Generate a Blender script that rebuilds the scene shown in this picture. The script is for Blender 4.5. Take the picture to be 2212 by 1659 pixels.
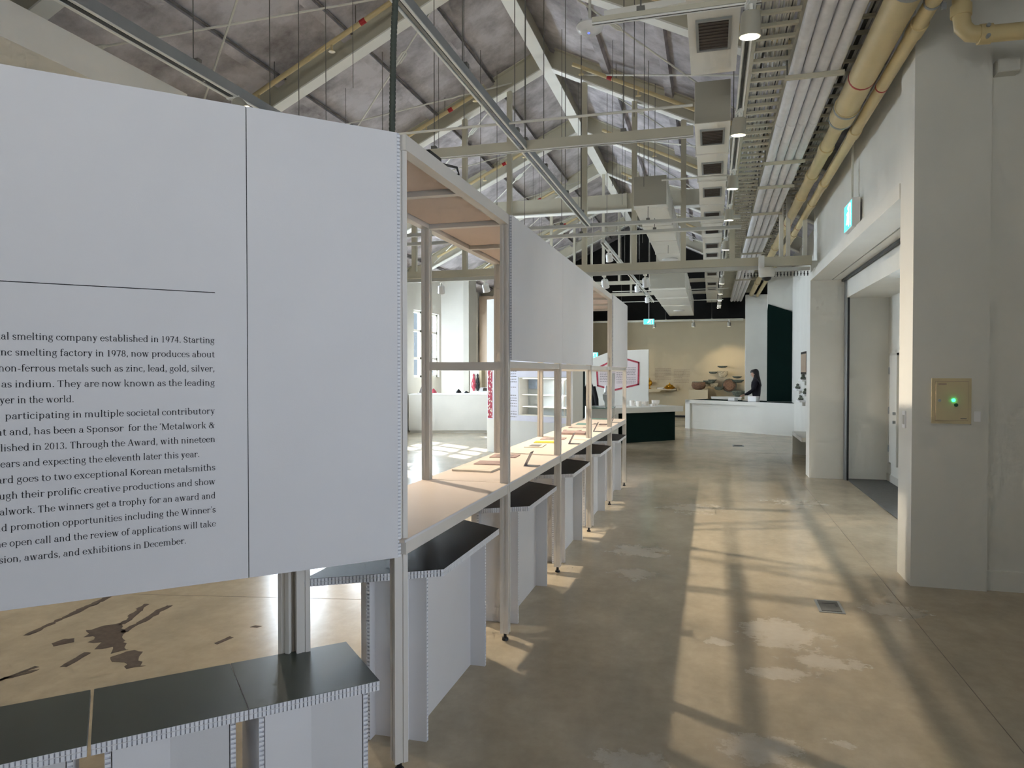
import bpy, bmesh, math, random
from math import sin, cos, pi, sqrt, radians
from mathutils import Vector, Matrix

SC = bpy.context.scene
for o in list(bpy.data.objects): bpy.data.objects.remove(o)
COL = SC.collection
random.seed(7)

# ------------------------------------------------------------------ camera
cd = bpy.data.cameras.new('camera'); cam = bpy.data.objects.new('camera', cd); COL.objects.link(cam)
YAW, PITCH, FPX = math.atan2(431, 1534), math.atan2(25.5, 1534), 1534.0
cam.location = (0, 0, 1.6)
cam.rotation_euler = (pi/2 - PITCH, 0, YAW)
cd.sensor_fit = 'HORIZONTAL'; cd.sensor_width = 36.0; cd.lens = 36.0*FPX/2212
cd.clip_start = 0.05; cd.clip_end = 200
SC.camera = cam

# ------------------------------------------------------------------ view + world + sun
vs = SC.view_settings
vs.view_transform = 'Standard'; vs.look = 'None'; vs.gamma = 1.0; vs.use_curve_mapping = False
vs.exposure = 0.30
SC.cycles.use_denoising = True
SC.cycles.max_bounces = 6; SC.cycles.diffuse_bounces = 4; SC.cycles.glossy_bounces = 3
SC.cycles.use_adaptive_sampling = True; SC.cycles.adaptive_threshold = 0.15; SC.cycles.adaptive_min_samples = 8
SC.cycles.sample_clamp_indirect = 6.0
w = bpy.data.worlds.new('sky'); SC.world = w; w.use_nodes = True
bg = w.node_tree.nodes['Background']; bg.inputs[0].default_value = (0.72, 0.86, 1.0, 1); bg.inputs[1].default_value = 0.6

def light(name, kind, loc, direction, energy, color=(1, 1, 1), **kw):
    d = bpy.data.lights.new(name, kind); d.energy = energy; d.color = color
    for k, v in kw.items(): setattr(d, k, v)
    o = bpy.data.objects.new(name, d); COL.objects.link(o); o.location = loc
    o.rotation_euler = Vector(direction).to_track_quat('-Z', 'Y').to_euler()
    return o
light('sun', 'SUN', (-14, 26, 12), (1, -0.70, -0.87), 26.0, (1.0, 0.95, 0.88), angle=radians(0.6))
# daylight entering through the window openings and the glazed entrance by the camera
DAY = (0.80, 0.88, 1.0)
for yc, en in ((12.75, 560), (15.75, 480), (19.3, 460), (22.55, 330)):
    light('window_daylight', 'AREA', (-8.24, yc, 2.4), (1, 0, -0.05), en, DAY, shape='RECTANGLE', size=2.5, size_y=2.1)
light('entrance_daylight', 'AREA', (3.30, 0.75, 1.42), (-1, 0.08, 0.05), 37, (0.80, 0.86, 1.0), shape='RECTANGLE', size=3.0, size_y=2.4, spread=radians(112))
light('rear_fill', 'AREA', (-3.2, -5.3, 2.3), (0, 1, 0.12), 20, (1.0, 0.92, 0.82), shape='RECTANGLE', size=5.0, size_y=2.6)  # added warm fill behind the viewer, not a seen source
light('rear_uplight_fill', 'AREA', (-2.6, -5.3, 1.7), (0.16, 1, 0.52), 48, (1.0, 0.96, 0.90), shape='RECTANGLE', size=4.6, size_y=1.4, spread=radians(64))  # added unseen uplight that brightens the roof and ducts

light('recess_daylight', 'AREA', (2.68, 7.7, 1.35), (-1, 0.0, 0.1), 32, (0.84, 0.91, 1.0), shape='RECTANGLE', size=2.25, size_y=2.5)

# ------------------------------------------------------------------ materials
def lin(c):
    return tuple((v/255/12.92 if v/255 <= 0.04045 else ((v/255+0.055)/1.055)**2.4) for v in c)
MATS = {}
def mat(name, rgb, rough=0.6, metal=0.0, noise=0.0, nscale=8.0, bump=0.0, bscale=60.0, emit=None, estr=0.0, alpha=None, trans=0.0, spec=0.5):
    m = bpy.data.materials.new(name); m.use_nodes = True; nt = m.node_tree; b = nt.nodes['Principled BSDF']
    c = (*lin(rgb), 1)
    b.inputs['Base Color'].default_value = c; b.inputs['Roughness'].default_value = rough; b.inputs['Metallic'].default_value = metal
    b.inputs['Specular IOR Level'].default_value = spec
    if trans: b.inputs['Transmission Weight'].default_value = trans; b.inputs['IOR'].default_value = 1.1
    if emit: b.inputs['Emission Color'].default_value = (*lin(emit), 1); b.inputs['Emission Strength'].default_value = estr
    if noise or bump:
        tc = nt.nodes.new('ShaderNodeTexCoord'); 
        if noise:
            n = nt.nodes.new('ShaderNodeTexNoise'); n.inputs['Scale'].default_value = nscale; n.inputs['Detail'].default_value = 4
            nt.links.new(tc.outputs['Object'], n.inputs['Vector'])
            r = nt.nodes.new('ShaderNodeValToRGB'); e = r.color_ramp.elements
            e[0].position = 0.3; e[1].position = 0.7
            e[0].color = (*[v*(1-noise) for v in c[:3]], 1); e[1].color = (*[min(1, v*(1+noise)) for v in c[:3]], 1)
            nt.links.new(n.outputs['Fac'], r.inputs['Fac']); nt.links.new(r.outputs['Color'], b.inputs['Base Color'])
        if bump:
            n2 = nt.nodes.new('ShaderNodeTexNoise'); n2.inputs['Scale'].default_value = bscale
            nt.links.new(tc.outputs['Object'], n2.inputs['Vector'])
            bp = nt.nodes.new('ShaderNodeBump'); bp.inputs['Strength'].default_value = bump; bp.inputs['Distance'].default_value = 0.01
            nt.links.new(n2.outputs['Fac'], bp.inputs['Height']); nt.links.new(bp.outputs['Normal'], b.inputs['Normal'])
    MATS[name] = m; return m
WALL = mat('painted_wall', (226, 225, 218), 0.75, noise=0.03, nscale=2, bump=0.04, bscale=120)
WALLG = mat('grey_wall', (205, 203, 194), 0.75, noise=0.03, nscale=2)
BACKW = mat('beige_wall', (204, 190, 160), 0.8, noise=0.04, nscale=1.2)
DARKW = mat('black_upper_wall', (34, 33, 31), 0.9, noise=0.2, nscale=3)
BROWNW = mat('brown_wall', (178, 158, 138), 0.8, noise=0.05, nscale=1.5)
STEEL = mat('shade_toned_steel', (202, 197, 178), 0.55, noise=0.04, nscale=3)  # darkened to paint shade on rafter webs; bottom flanges use lighter STEELW
STEELW = mat('white_steel', (242, 241, 234), 0.5, noise=0.03, nscale=3)
ROD = mat('white_rod', (222, 220, 210), 0.5, noise=0.03)
WIRE = mat('hanger_wire', (120, 118, 112), 0.5, 0.4, noise=0.1)
BEIGE = mat('beige_pipe_paint', (214, 196, 150), 0.45, noise=0.06, nscale=4)
BEIGE2 = mat('sprinkler_pipe_paint', (205, 186, 140), 0.5, noise=0.06, nscale=4)
REDB = mat('red_band', (170, 30, 35), 0.5, noise=0.05)
FOIL = mat('pipe_insulation_jacket', (234, 233, 236), 0.42, noise=0.07, nscale=10, bump=0.25, bscale=22)
DUCT = mat('duct_paint', (240, 238, 230), 0.6, noise=0.03, nscale=2)
DUCTG = mat('duct_shade_grey', (176, 172, 158), 0.6, noise=0.03, nscale=2)  # shaded tone of DUCT for duct ends; also colours grey lamp heads
GRILLE = mat('grille_dark', (84, 76, 70), 0.6, noise=0.08)
ALU = mat('grey_aluminium', (168, 172, 174), 0.38, 0.6, noise=0.04)
TRACKM = mat('track_paint', (196, 197, 192), 0.45, noise=0.03)
FRAME = mat('frame_cream_paint', (220, 214, 205), 0.42, noise=0.02, nscale=3)
BOARD = mat('white_board', (226, 224, 224), 0.6, noise=0.015, nscale=3, bump=0.03, bscale=300)
PINK = mat('pale_pink_board', (214, 196, 184), 0.6, noise=0.02, nscale=3)
TABLE = mat('pale_table_board', (232, 216, 202), 0.55, noise=0.02, nscale=3)
PAPERW = mat('honeycomb_paper', (236, 236, 238), 0.7, noise=0.05, nscale=40)
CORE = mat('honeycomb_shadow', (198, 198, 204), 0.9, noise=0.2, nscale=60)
LAMIN = mat('laminate_reflection_tone', (70, 78, 72), 0.34, noise=0.06, nscale=6)  # same laminate as LAMIN2, lightened for the panel it reflects
LAMIN2 = mat('laminate_dark_tone', (26, 30, 35), 0.42, noise=0.06, nscale=6, spec=.15)  # same laminate as LAMIN, darkened where it reflects little
BLACK = mat('black_plastic', (18, 18, 20), 0.45, noise=0.1)
INK = mat('black_ink', (26, 26, 30), 0.7, noise=0.05)
INKG = mat('grey_ink', (120, 116, 116), 0.8, noise=0.05)
REDINK = mat('red_print', (176, 70, 84), 0.8, noise=0.35, nscale=30)
GREEN = mat('dark_green_board', (5, 30, 26), 0.8, noise=0.06, nscale=2, spec=.15)
TEAL = mat('teal_paper', (120, 158, 150), 0.6, noise=0.05)
YEL = mat('yellow_paper', (226, 196, 60), 0.6, noise=0.05)
PAPER = mat('cream_paper', (232, 220, 204), 0.6, noise=0.03)
PAPER2 = mat('grey_mauve_paper', (176, 152, 146), 0.55, noise=0.15, nscale=20)
PHOTO = mat('printed_photo', (140, 126, 120), 0.4, noise=0.5, nscale=18)
GREYA = mat('grey_bent_plate', (156, 150, 152), 0.35, 0.3, noise=0.05)
WHITE = mat('white_gloss', (240, 240, 240), 0.35, noise=0.02)
CLAY = mat('white_porcelain', (240, 232, 222), 0.4, noise=0.03)
GOLD = mat('gold_metal', (222, 165, 52), 0.25, 0.9, noise=0.15)
BASK = mat('brown_woven', (128, 98, 76), 0.8, noise=0.45, nscale=40, bump=0.5, bscale=90)
BASKG = mat('grey_green_woven', (98, 104, 92), 0.8, noise=0.5, nscale=30, bump=0.5, bscale=90)
BASKL = mat('pale_woven', (190, 178, 150), 0.8, noise=0.4, nscale=30)
SKIN = mat('skin', (206, 164, 140), 0.55, noise=0.04)
HAIR = mat('black_hair', (20, 18, 20), 0.4, noise=0.2, nscale=40)
COAT = mat('dark_navy_cloth', (24, 24, 36), 0.85, noise=0.15, nscale=20)
CLOTHK = mat('black_cloth', (20, 19, 22), 0.9, noise=0.15, nscale=20)
BOXM = mat('ivory_box', (210, 196, 158), 0.5, noise=0.03)
RUBBER = mat('grey_rubber', (96, 97, 96), 0.7, noise=0.08, nscale=20)
HOSE = mat('dark_green_conduit', (74, 80, 72), 0.6, noise=0.1, nscale=20)
GLOWW = mat('lamp_lens', (255, 255, 255), 0.3, noise=0.01, emit=(255, 244, 224), estr=9)
GLOWL = mat('led_strip', (255, 255, 255), 0.3, noise=0.01, emit=(255, 246, 230), estr=2)
EXITM = mat('exit_sign_face', (90, 230, 215), 0.3, noise=0.02, emit=(70, 226, 214), estr=1.6)
EXITW = mat('exit_sign_white', (255, 255, 255), 0.3, noise=0.01, emit=(235, 255, 252), estr=1.8)
LEDG = mat('green_led', (40, 255, 120), 0.3, noise=0.02, emit=(40, 255, 130), estr=7)
LEDB = mat('blue_led', (60, 80, 255), 0.3, noise=0.02, emit=(50, 70, 255), estr=4)
SCREEN = mat('dark_screen', (40, 44, 48), 0.2, noise=0.05)
def thin_glass():
    m = bpy.data.materials.new('window_glass'); m.use_nodes = True; nt = m.node_tree; nt.nodes.clear()
    o = nt.nodes.new('ShaderNodeOutputMaterial'); mx = nt.nodes.new('ShaderNodeMixShader'); a = nt.nodes.new('ShaderNodeBsdfTransparent'); g = nt.nodes.new('ShaderNodeBsdfGlossy')
    a.inputs[0].default_value = (.94, .97, .98, 1); g.inputs['Roughness'].default_value = .03; mx.inputs[0].default_value = .07
    nt.links.new(a.outputs[0], mx.inputs[1]); nt.links.new(g.outputs[0], mx.inputs[2]); nt.links.new(mx.outputs[0], o.inputs['Surface']); return m
GLASS = thin_glass()
CABLEW = mat('white_cable', (226, 224, 218), 0.6, noise=0.1, nscale=3)
CABLEK = mat('dark_cable', (60, 58, 54), 0.6, noise=0.1, nscale=3)
STAIN = mat('dark_residue', (84, 72, 62), 0.8, noise=0.2, nscale=30)
NICHE = mat('niche_grey', (190, 198, 198), 0.6, noise=0.03)

# ---- roof insulation: lavender grey blanket with sooty mottling
def roof_mat():
    m = mat('roof_insulation', (196, 190, 192), 0.95, bump=0.6, bscale=14)
    nt = m.node_tree; b = nt.nodes['Principled BSDF']
    tc = nt.nodes.new('ShaderNodeTexCoord')
    n = nt.nodes.new('ShaderNodeTexNoise'); n.inputs['Scale'].default_value = 1.6; n.inputs['Detail'].default_value = 8; n.inputs['Roughness'].default_value = 0.65
    nt.links.new(tc.outputs['Object'], n.inputs['Vector'])
    r = nt.nodes.new('ShaderNodeValToRGB'); e = r.color_ramp.elements
    e[0].position = 0.26; e[0].color = (*lin((118, 112, 112)), 1); e[1].position = 0.62; e[1].color = (*lin((208, 203, 207)), 1)
    nt.links.new(n.outputs['Fac'], r.inputs['Fac']); nt.links.new(r.outputs['Color'], b.inputs['Base Color'])
    return m
ROOF = roof_mat()
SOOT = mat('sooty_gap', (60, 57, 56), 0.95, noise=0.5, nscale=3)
SEAM = mat('grimy_seam', (122, 117, 116), 0.95, noise=0.5, nscale=5)

# ---- polished concrete floor with paint-loss patches
def floor_mat():
    m = mat('polished_concrete', (182, 170, 150), 0.25, spec=.38)
    nt = m.node_tree; b = nt.nodes['Principled BSDF']; L = nt.links
    tc = nt.nodes.new('ShaderNodeTexCoord')
    def noise(scale, detail=5, rough=0.6, sy=1.0):
        mp = nt.nodes.new('ShaderNodeMapping'); mp.inputs['Scale'].default_value = (1, sy, 1)
        n = nt.nodes.new('ShaderNodeTexNoise'); n.inputs['Scale'].default_value = scale; n.inputs['Detail'].default_value = detail; n.inputs['Roughness'].default_value = rough
        L.new(tc.outputs['Object'], mp.inputs['Vector']); L.new(mp.outputs['Vector'], n.inputs['Vector']); return n
    def ramp(src, p0, c0, p1, c1):
        r = nt.nodes.new('ShaderNodeValToRGB'); e = r.color_ramp.elements
        e[0].position, e[1].position = p0, p1; e[0].color = c0; e[1].color = c1
        L.new(src, r.inputs['Fac']); return r
    base = ramp(noise(0.9, 7).outputs['Fac'], 0.3, (*lin((164, 151, 129)), 1), 0.7, (*lin((186, 173, 150)), 1))
    fine = noise(14, 6); mid = noise(3.2, 8, .7, 0.6)
    mixf = nt.nodes.new('ShaderNodeMixRGB'); mixf.blend_type = 'OVERLAY'; mixf.inputs[0].default_value = 0.12
    L.new(base.outputs['Color'], mixf.inputs[1]); L.new(fine.outputs['Fac'], mixf.inputs[2])
    mixm = nt.nodes.new('ShaderNodeMixRGB'); mixm.blend_type = 'OVERLAY'; mixm.inputs[0].default_value = 0.35
    L.new(mixf.outputs['Color'], mixm.inputs[1]); L.new(mid.outputs['Fac'], mixm.inputs[2]); mixf = mixm
    # pale worn patches: elliptic regions with torn noise edges, where the coating is scuffed
    sep = nt.nodes.new('ShaderNodeSeparateXYZ'); L.new(tc.outputs['Object'], sep.inputs[0])
    def math_(op, a, b_=None):
        q = nt.nodes.new('ShaderNodeMath'); q.operation = op
        for i, v in enumerate((a, b_)):
            if v is None: continue
            if isinstance(v, (int, float)): q.inputs[i].default_value = v
            else: L.new(v, q.inputs[i])
        return q.outputs[0]
    nz = noise(6.0, 12, 0.72).outputs['Fac']
    total = None
    for cx, cy, rx, ry, k in ((0.42, 4.62, 0.28, 0.34, 1), (0.62, 4.22, 0.26, 0.13, 1), (0.36, 4.0, 0.2, 0.12, 1), (0.2, 3.16, 0.2, 0.16, 1), (-0.28, 2.9, 0.22, 0.12, 1),
                              (1.18, 5.25, 0.26, 0.22, .8), (-0.62, 6.4, 0.36, 0.26, .8), (-0.58, 5.65, 0.24, 0.2, .7), (0.05, 4.36, 0.1, 0.08, 1), (0.55, 3.3, 0.1, 0.05, .8),
                              (-0.2, 8.6, .5, .5, .5), (1.0, 9.3, .5, .4, .5)):
        dx = math_('MULTIPLY', math_('SUBTRACT', sep.outputs[0], cx), 1/rx); dy = math_('MULTIPLY', math_('SUBTRACT', sep.outputs[1], cy), 1/ry)
        d = math_('SQRT', math_('ADD', math_('MULTIPLY', dx, dx), math_('MULTIPLY', dy, dy)))
        v = math_('MULTIPLY', math_('ADD', math_('SUBTRACT', 1.0, d), math_('MULTIPLY', math_('SUBTRACT', nz, 0.5), 3.0)), k)
        total = v if total is None else math_('MAXIMUM', total, v)
    mr = ramp(total, 0.12, (0, 0, 0, 1), 0.55, (1, 1, 1, 1))
    mixp = nt.nodes.new('ShaderNodeMixRGB'); mixp.inputs[2].default_value = (*lin((206, 200, 188)), 1)
    fac = math_('MULTIPLY', mr.outputs['Color'], math_('MULTIPLY', noise(22, 6, .7).outputs['Fac'], 1.1))
    L.new(fac, mixp.inputs[0]); L.new(mixf.outputs['Color'], mixp.inputs[1]); L.new(mixp.outputs['Color'], b.inputs['Base Color'])
    rr = ramp(noise(1.6, 6).outputs['Fac'], 0.3, (0.19, 0.19, 0.19, 1), 0.75, (0.25, 0.25, 0.25, 1))
    rmix = math_('ADD', rr.outputs['Color'], math_('MULTIPLY', fac, 0.3)); L.new(rmix, b.inputs['Roughness'])
    return m
FLOOR = floor_mat()

# ------------------------------------------------------------------ mesh helpers
class MB:
    def __init__(s): s.v = []; s.f = []
    def add(s, vs, fs):
        k = len(s.v); s.v += [tuple(p) for p in vs]; s.f += [tuple(i+k for i in f) for f in fs]; return s
    def box(s, x0, x1, y0, y1, z0, z1):
        return s.add([(x, y, z) for z in (z0, z1) for y in (y0, y1) for x in (x0, x1)],
                     [(0, 2, 3, 1), (4, 5, 7, 6), (0, 1, 5, 4), (2, 6, 7, 3), (0, 4, 6, 2), (1, 3, 7, 5)])
    def obox(s, c, u, v, w_, a, b, d):       # oriented box: centre, unit axes, full sizes
        c, u, v, w_ = Vector(c), Vector(u)*a/2, Vector(v)*b/2, Vector(w_)*d/2
        return s.add([c+i*u+j*v+k*w_ for k in (-1, 1) for j in (-1, 1) for i in (-1, 1)],
                     [(0, 2, 3, 1), (4, 5, 7, 6), (0, 1, 5, 4), (2, 6, 7, 3), (0, 4, 6, 2), (1, 3, 7, 5)])
    def bar(s, p0, p1, wd, ht, up=(0, 0, 1)):   # rectangular bar between two points
        p0, p1 = Vector(p0), Vector(p1); d = (p1-p0); l = d.length; d.normalize(); r = d.cross(Vector(up))
        if r.length < 1e-5: r = Vector((1, 0, 0))
        r.normalize(); u = r.cross(d); return s.obox((p0+p1)/2, d, r, u, l, wd, ht)
    def prism(s, poly, z0, z1):
        n = len(poly); return s.add([(x, y, z0) for x, y in poly]+[(x, y, z1) for x, y in poly],
                     [tuple(range(n-1, -1, -1)), tuple(range(n, 2*n))]+[(i, (i+1) % n, n+(i+1) % n, n+i) for i in range(n)])
    def fprism(s, poly, o, u, v, t):            # polygon in the (u,v) plane at o, extruded by vector t
        o, u, v, t = Vector(o), Vector(u), Vector(v), Vector(t); n = len(poly); P = [o+u*a+v*b for a, b in poly]
        return s.add(P+[p+t for p in P], [tuple(range(n-1, -1, -1)), tuple(range(n, 2*n))]+[(i, (i+1) % n, n+(i+1) % n, n+i) for i in range(n)])
    def cyl(s, p0, p1, r0, r1=None, n=12, caps=True):
        r1 = r0 if r1 is None else r1; p0, p1 = Vector(p0), Vector(p1); d = (p1-p0).normalized()
        a = d.orthogonal().normalized(); b = d.cross(a)
        ring = lambda p, r: [p+(a*cos(2*pi*i/n)+b*sin(2*pi*i/n))*r for i in range(n)]
        f = [(i, (i+1) % n, n+(i+1) % n, n+i) for i in range(n)]
        if caps: f += [tuple(range(n-1, -1, -1)), tuple(range(n, 2*n))]
        return s.add(ring(p0, r0)+ring(p1, r1), f)
    def tube(s, pts, r, n=8):
        pts = [Vector(p) for p in pts]; rings = []; a = None
        for i, p in enumerate(pts):
            d = (pts[min(i+1, len(pts)-1)]-pts[max(i-1, 0)]).normalized()
            a = d.orthogonal().normalized() if a is None else (a-d*a.dot(d)).normalized()
            b = d.cross(a); rr = r[i] if isinstance(r, (list, tuple)) else r
            rings += [p+(a*cos(2*pi*k/n)+b*sin(2*pi*k/n))*rr for k in range(n)]
        m = len(pts); f = [(j*n+i, j*n+(i+1) % n, (j+1)*n+(i+1) % n, (j+1)*n+i) for j in range(m-1) for i in range(n)]
        f += [tuple(range(n-1, -1, -1)), tuple(range((m-1)*n, m*n))]
        return s.add(rings, f)
    def lathe(s, prof, c=(0, 0, 0), n=20, sx=1, sy=1):
        c = Vector(c); v = [c+Vector((r*cos(2*pi*i/n)*sx, r*sin(2*pi*i/n)*sy, z)) for r, z in prof for i in range(n)]; m = len(prof)
        f = [(j*n+i, j*n+(i+1) % n, (j+1)*n+(i+1) % n, (j+1)*n+i) for j in range(m-1) for i in range(n)]
        f += [tuple(range(n-1, -1, -1)), tuple(range((m-1)*n, m*n))]
        return s.add(v, f)
WORLD = set()     # things whose parts are given in world coordinates
def build(name, mb, m, parent=None, smooth=False, label=None, kind=None):
    me = bpy.data.meshes.new(name); me.from_pydata(mb.v, [], mb.f); me.materials.append(m); me.update()
    bm = bmesh.new(); bm.from_mesh(me); bmesh.ops.recalc_face_normals(bm, faces=bm.faces); bm.to_mesh(me); bm.free()
    if smooth: me.polygons.foreach_set('use_smooth', [True]*len(me.polygons))
    o = bpy.data.objects.new(name, me); COL.objects.link(o)
    if parent is not None:
        o.parent = parent
        if parent.name in WORLD: o.matrix_parent_inverse = Matrix.Translation(parent.location).inverted()
    if label: o['label'] = label
    if kind: o['kind'] = kind
    if smooth:
        try:
            md = o.modifiers.new('edge_split', 'EDGE_SPLIT'); md.split_angle = radians(40)
        except Exception: pass
    return o
def tag(o, label, cat, group=None, kind=None):
    o['label'] = label; o['category'] = cat
    if group: o['group'] = group
    if kind: o['kind'] = kind
    return o
def thing(name, label, cat, loc=(0, 0, 0), rz=0.0, group=None):
    o = bpy.data.objects.new(name, None); COL.objects.link(o); o.location = loc; o.rotation_euler = (0, 0, rz)
    o.empty_display_size = 0.1
    return tag(o, label, cat, group)
def wthing(name, label, cat, loc, group=None):
    o = thing(name, label, cat, loc, 0.0, group); WORLD.add(o.name); return o
def struct(name, mb, m, label=None):
    o = build(name, mb, m); o['kind'] = 'structure'
    if label: o['label'] = label
    return o
def inst(o, parent=None, loc=None):             # copy of one object sharing its mesh
    c = o.copy(); COL.objects.link(c)
    if parent is not None: c.parent = parent
    if loc is not None: c.location = loc
    return c
def copy_tree(o, parent=None):
    c = inst(o, parent)
    for ch in list(o.children): copy_tree(ch, c)
    return c
ORD = ['first', 'second', 'third', 'fourth', 'fifth', 'sixth', 'seventh', 'eighth', 'ninth', 'tenth', 'eleventh', 'twelfth']

# ================================================================== STRUCTURE
RX, RS, RZ = -2.65, 0.48, 6.64           # ridge x, roof slope, rafter underside at the ridge
def zlow(x): return RZ - RS*abs(x-RX)
XL, XR, YB, YE = -8.0, 3.2, -5.0, 26.2
struct('floor', MB().box(XL-0.2, XR+0.2, YB-0.2, YE+1.2, -0.12, 0.0), FLOOR, 'polished beige concrete floor with worn pale patches')

# roof underside: two insulated slopes, then purlins under them
def roof(name, xa, xb):
    za, zb = zlow(xa)+0.36, zlow(xb)+0.36
    return struct(name, MB().add([(xa, YB, za), (xb, YB, zb), (xb, YE+1, zb), (xa, YE+1, za), (xa, YB, za+.2), (xb, YB, zb+.2), (xb, YE+1, zb+.2), (xa, YE+1, za+.2)],
                  [(0, 1, 2, 3), (4, 7, 6, 5), (0, 4, 5, 1), (1, 5, 6, 2), (2, 6, 7, 3), (3, 7, 4, 0)]), ROOF, 'insulated roof slope with mottled lavender grey blanket')
cl = roof('ceiling', XL-0.3, RX); cr = roof('ceiling', RX, XR+0.3)
for side, par in ((-1, cl), (1, cr)):
    for k in range(1, 6 if side < 0 else 6):
        x = RX + side*k*1.0
        if x > XR or x < XL: continue
        z = zlow(x)+0.33; sl = -side*RS
        u = Vector((1, 0, sl)).normalized(); n = Vector((-sl, 0, 1)).normalized()
        build('purlin', MB().obox((x, (YB+YE)/2, z-0.0), u, (0, 1, 0), n, 0.13, YE-YB, 0.10), ROOF, par)
        build('sooty_seam', MB().obox((x+0.085, (YB+YE)/2, z+0.028-sl*-0.085*0), u, (0, 1, 0), n, 0.028, YE-YB, 0.012), SEAM, par)

# left wall with window openings
WIN = [(11.8, 13.7), (14.8, 16.7), (18.35, 20.25), (21.6, 23.5)]; WZ0, WZ1 = 1.45, 3.35
mb = MB(); y = YB
zt = zlow(XL)+0.36
for a, b in WIN:
    mb.box(XL-0.2, XL, y, a, 0, zt); mb.box(XL-0.2, XL, a, b, 0, WZ0); mb.box(XL-0.2, XL, a, b, WZ1, zt); y = b
mb.box(XL-0.2, XL, y, YE+1, 0, zt)
struct('wall_left', mb, WALL, 'white painted wall with tall windows')
for i, (a, b) in enumerate(WIN):
    fr = MB(); d3 = (b-a)/3
    for yy in (a+.03, a+d3, a+2*d3, b-.03): fr.box(XL-0.14, XL-0.06, yy-.06, yy+.06, WZ0, WZ1)
    for zz in (WZ0+.03, 2.0, 2.78, WZ1-.03): fr.box(XL-0.14, XL-0.06, a, b, zz-.03, zz+.03)
    wd = struct('window_%d' % (i+1), fr, STEELW, 'white framed window with paired panes')
    for (ya, yb) in ((a+.06, a+d3-.06), (a+d3+.06, a+2*d3-.06), (a+2*d3+.06, b-.06)):
        for (za, zb) in ((WZ0+.06, 1.97), (2.03, 2.75), (2.81, WZ1-.06)):
            build('pane', MB().box(XL-0.105, XL-0.097, ya, yb, za, zb), GLASS, wd)

# back wall: beige partition, dark upper wall behind it
struct('wall_back', MB().box(-4.2, 1.25, 26.0, 26.2, 0, 3.46), BACKW, 'tall beige exhibition wall at the far end')
struct('wall_upper', MB().box(XL-.2, XR+.2, 27.0, 27.2, 0, 7.5), DARKW, 'dark end wall above the beige partition')
struct('trim_1', MB().box(-4.2, 1.25, 25.94, 26.0, 0.0, 0.06), BLACK)
struct('wall_front', MB().box(XL-.2, -6.0, YB-.2, YB, 0, 5).box(-0.5, XR+.2, YB-.2, YB, 0, 6).box(-6.0, -.5, YB-.2, YB, 3.8, 7.2).box(-6, -.5, YB-.2, YB, 0, .9), WALL)
mb = MB()
for x in (-5.97, -4.6, -3.25, -1.9, -.53): mb.box(x-.03, x+.03, YB-.14, YB-.06, .9, 3.8)
for z in (.93, 2.6, 3.77): mb.box(-6, -.5, YB-.14, YB-.06, z-.03, z+.03)
struct('window_5', mb, STEELW, 'wide window bank behind the viewer')

# right side: return wall, near column, recess, header, far wall
PY0, PY1, PX0, PX1 = 5.90, 6.29, 1.44, 1.94
struct('wall_right', MB().box(PX1-0.02, XR+.2, 5.95, 6.25, 0, 5.4).box(XR, XR+.2, 2.6, 6.0, 0, 4.6).box(XR, XR+.2, YB, -.7, 0, 4.6).box(XR, XR+.2, -.7, 2.6, 2.75, 4.6), WALL)
struct('baseboard_right', MB().box(PX1, XR, 5.93, 5.95, 0, .145), WALL)
mb = MB()
for y in (-.67, .95, 2.57): mb.box(XR+.06, XR+.14, y-.03, y+.03, 0, 2.75)
mb.box(XR+.06, XR+.14, -.7, 2.6, 2.69, 2.75)
struct('door_2', mb, ALU, 'glazed entrance frame behind the viewer')
col1 = tag(build('column', MB().box(PX0, PX1, PY0, PY1, 0, 5.2), WALL), 'near boxed white column carrying an ivory electrical box', 'column', kind='structure')
FX = 1.43
col2 = tag(build('column', MB().box(FX, 1.90, 11.55, 11.95, 0, 3.28), WALL), 'far white column at the end of the wide recess', 'column', kind='structure')
# header over the recess and wall above it
struct('trim_2', MB().box(FX, 1.72, PY1, 11.55, 2.98, 3.10).box(FX+.04, 1.72, PY1, 11.55, 3.10, 3.16).box(1.74, 1.86, PY1, 11.9, 2.98, 3.2), WALL, 'white stepped header over the wide recess')
struct('wall_header', MB().box(FX+.1, 1.9, PY1, 12.0, 3.14, 4.42), WALL, 'white wall band above the recess header')
struct('trim_3', MB().box(1.86, 1.90, PY1, 11.55, 2.95, 3.2), BLACK)
struct('trim_4', MB().box(1.90, 1.96, 11.47, 11.55, 0, 2.98).box(1.905, 1.93, 11.44, 11.47, 0, 2.98), ALU, 'metal guide rail of the sliding door')
struct('trim_5', MB().box(1.93, 1.955, 11.42, 11.47, 0, 2.98), BLACK)
struct('wall_recess', MB().box(2.50, 2.62, 6.25, 6.58, 0, 4.4).box(2.50, 2.62, 6.58, 8.83, 2.63, 4.4).box(2.50, 2.62, 8.83, 11.7, 0, 4.4).box(1.96, 2.62, 11.55, 11.7, 0, 4.4).box(1.96, 2.62, 6.25, 6.3, 0, 4.4).box(1.92, 2.05, 6.3, 11.55, 2.70, 3.2).box(2.05, 2.5, 9.2, 11.55, 2.70, 2.9), WALL, 'white lined recess behind the column')
struct('trim_6', MB().box(1.95, 2.50, 6.3, 11.55, 0.0, 0.012), RUBBER, 'dark grey recess floor')
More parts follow.
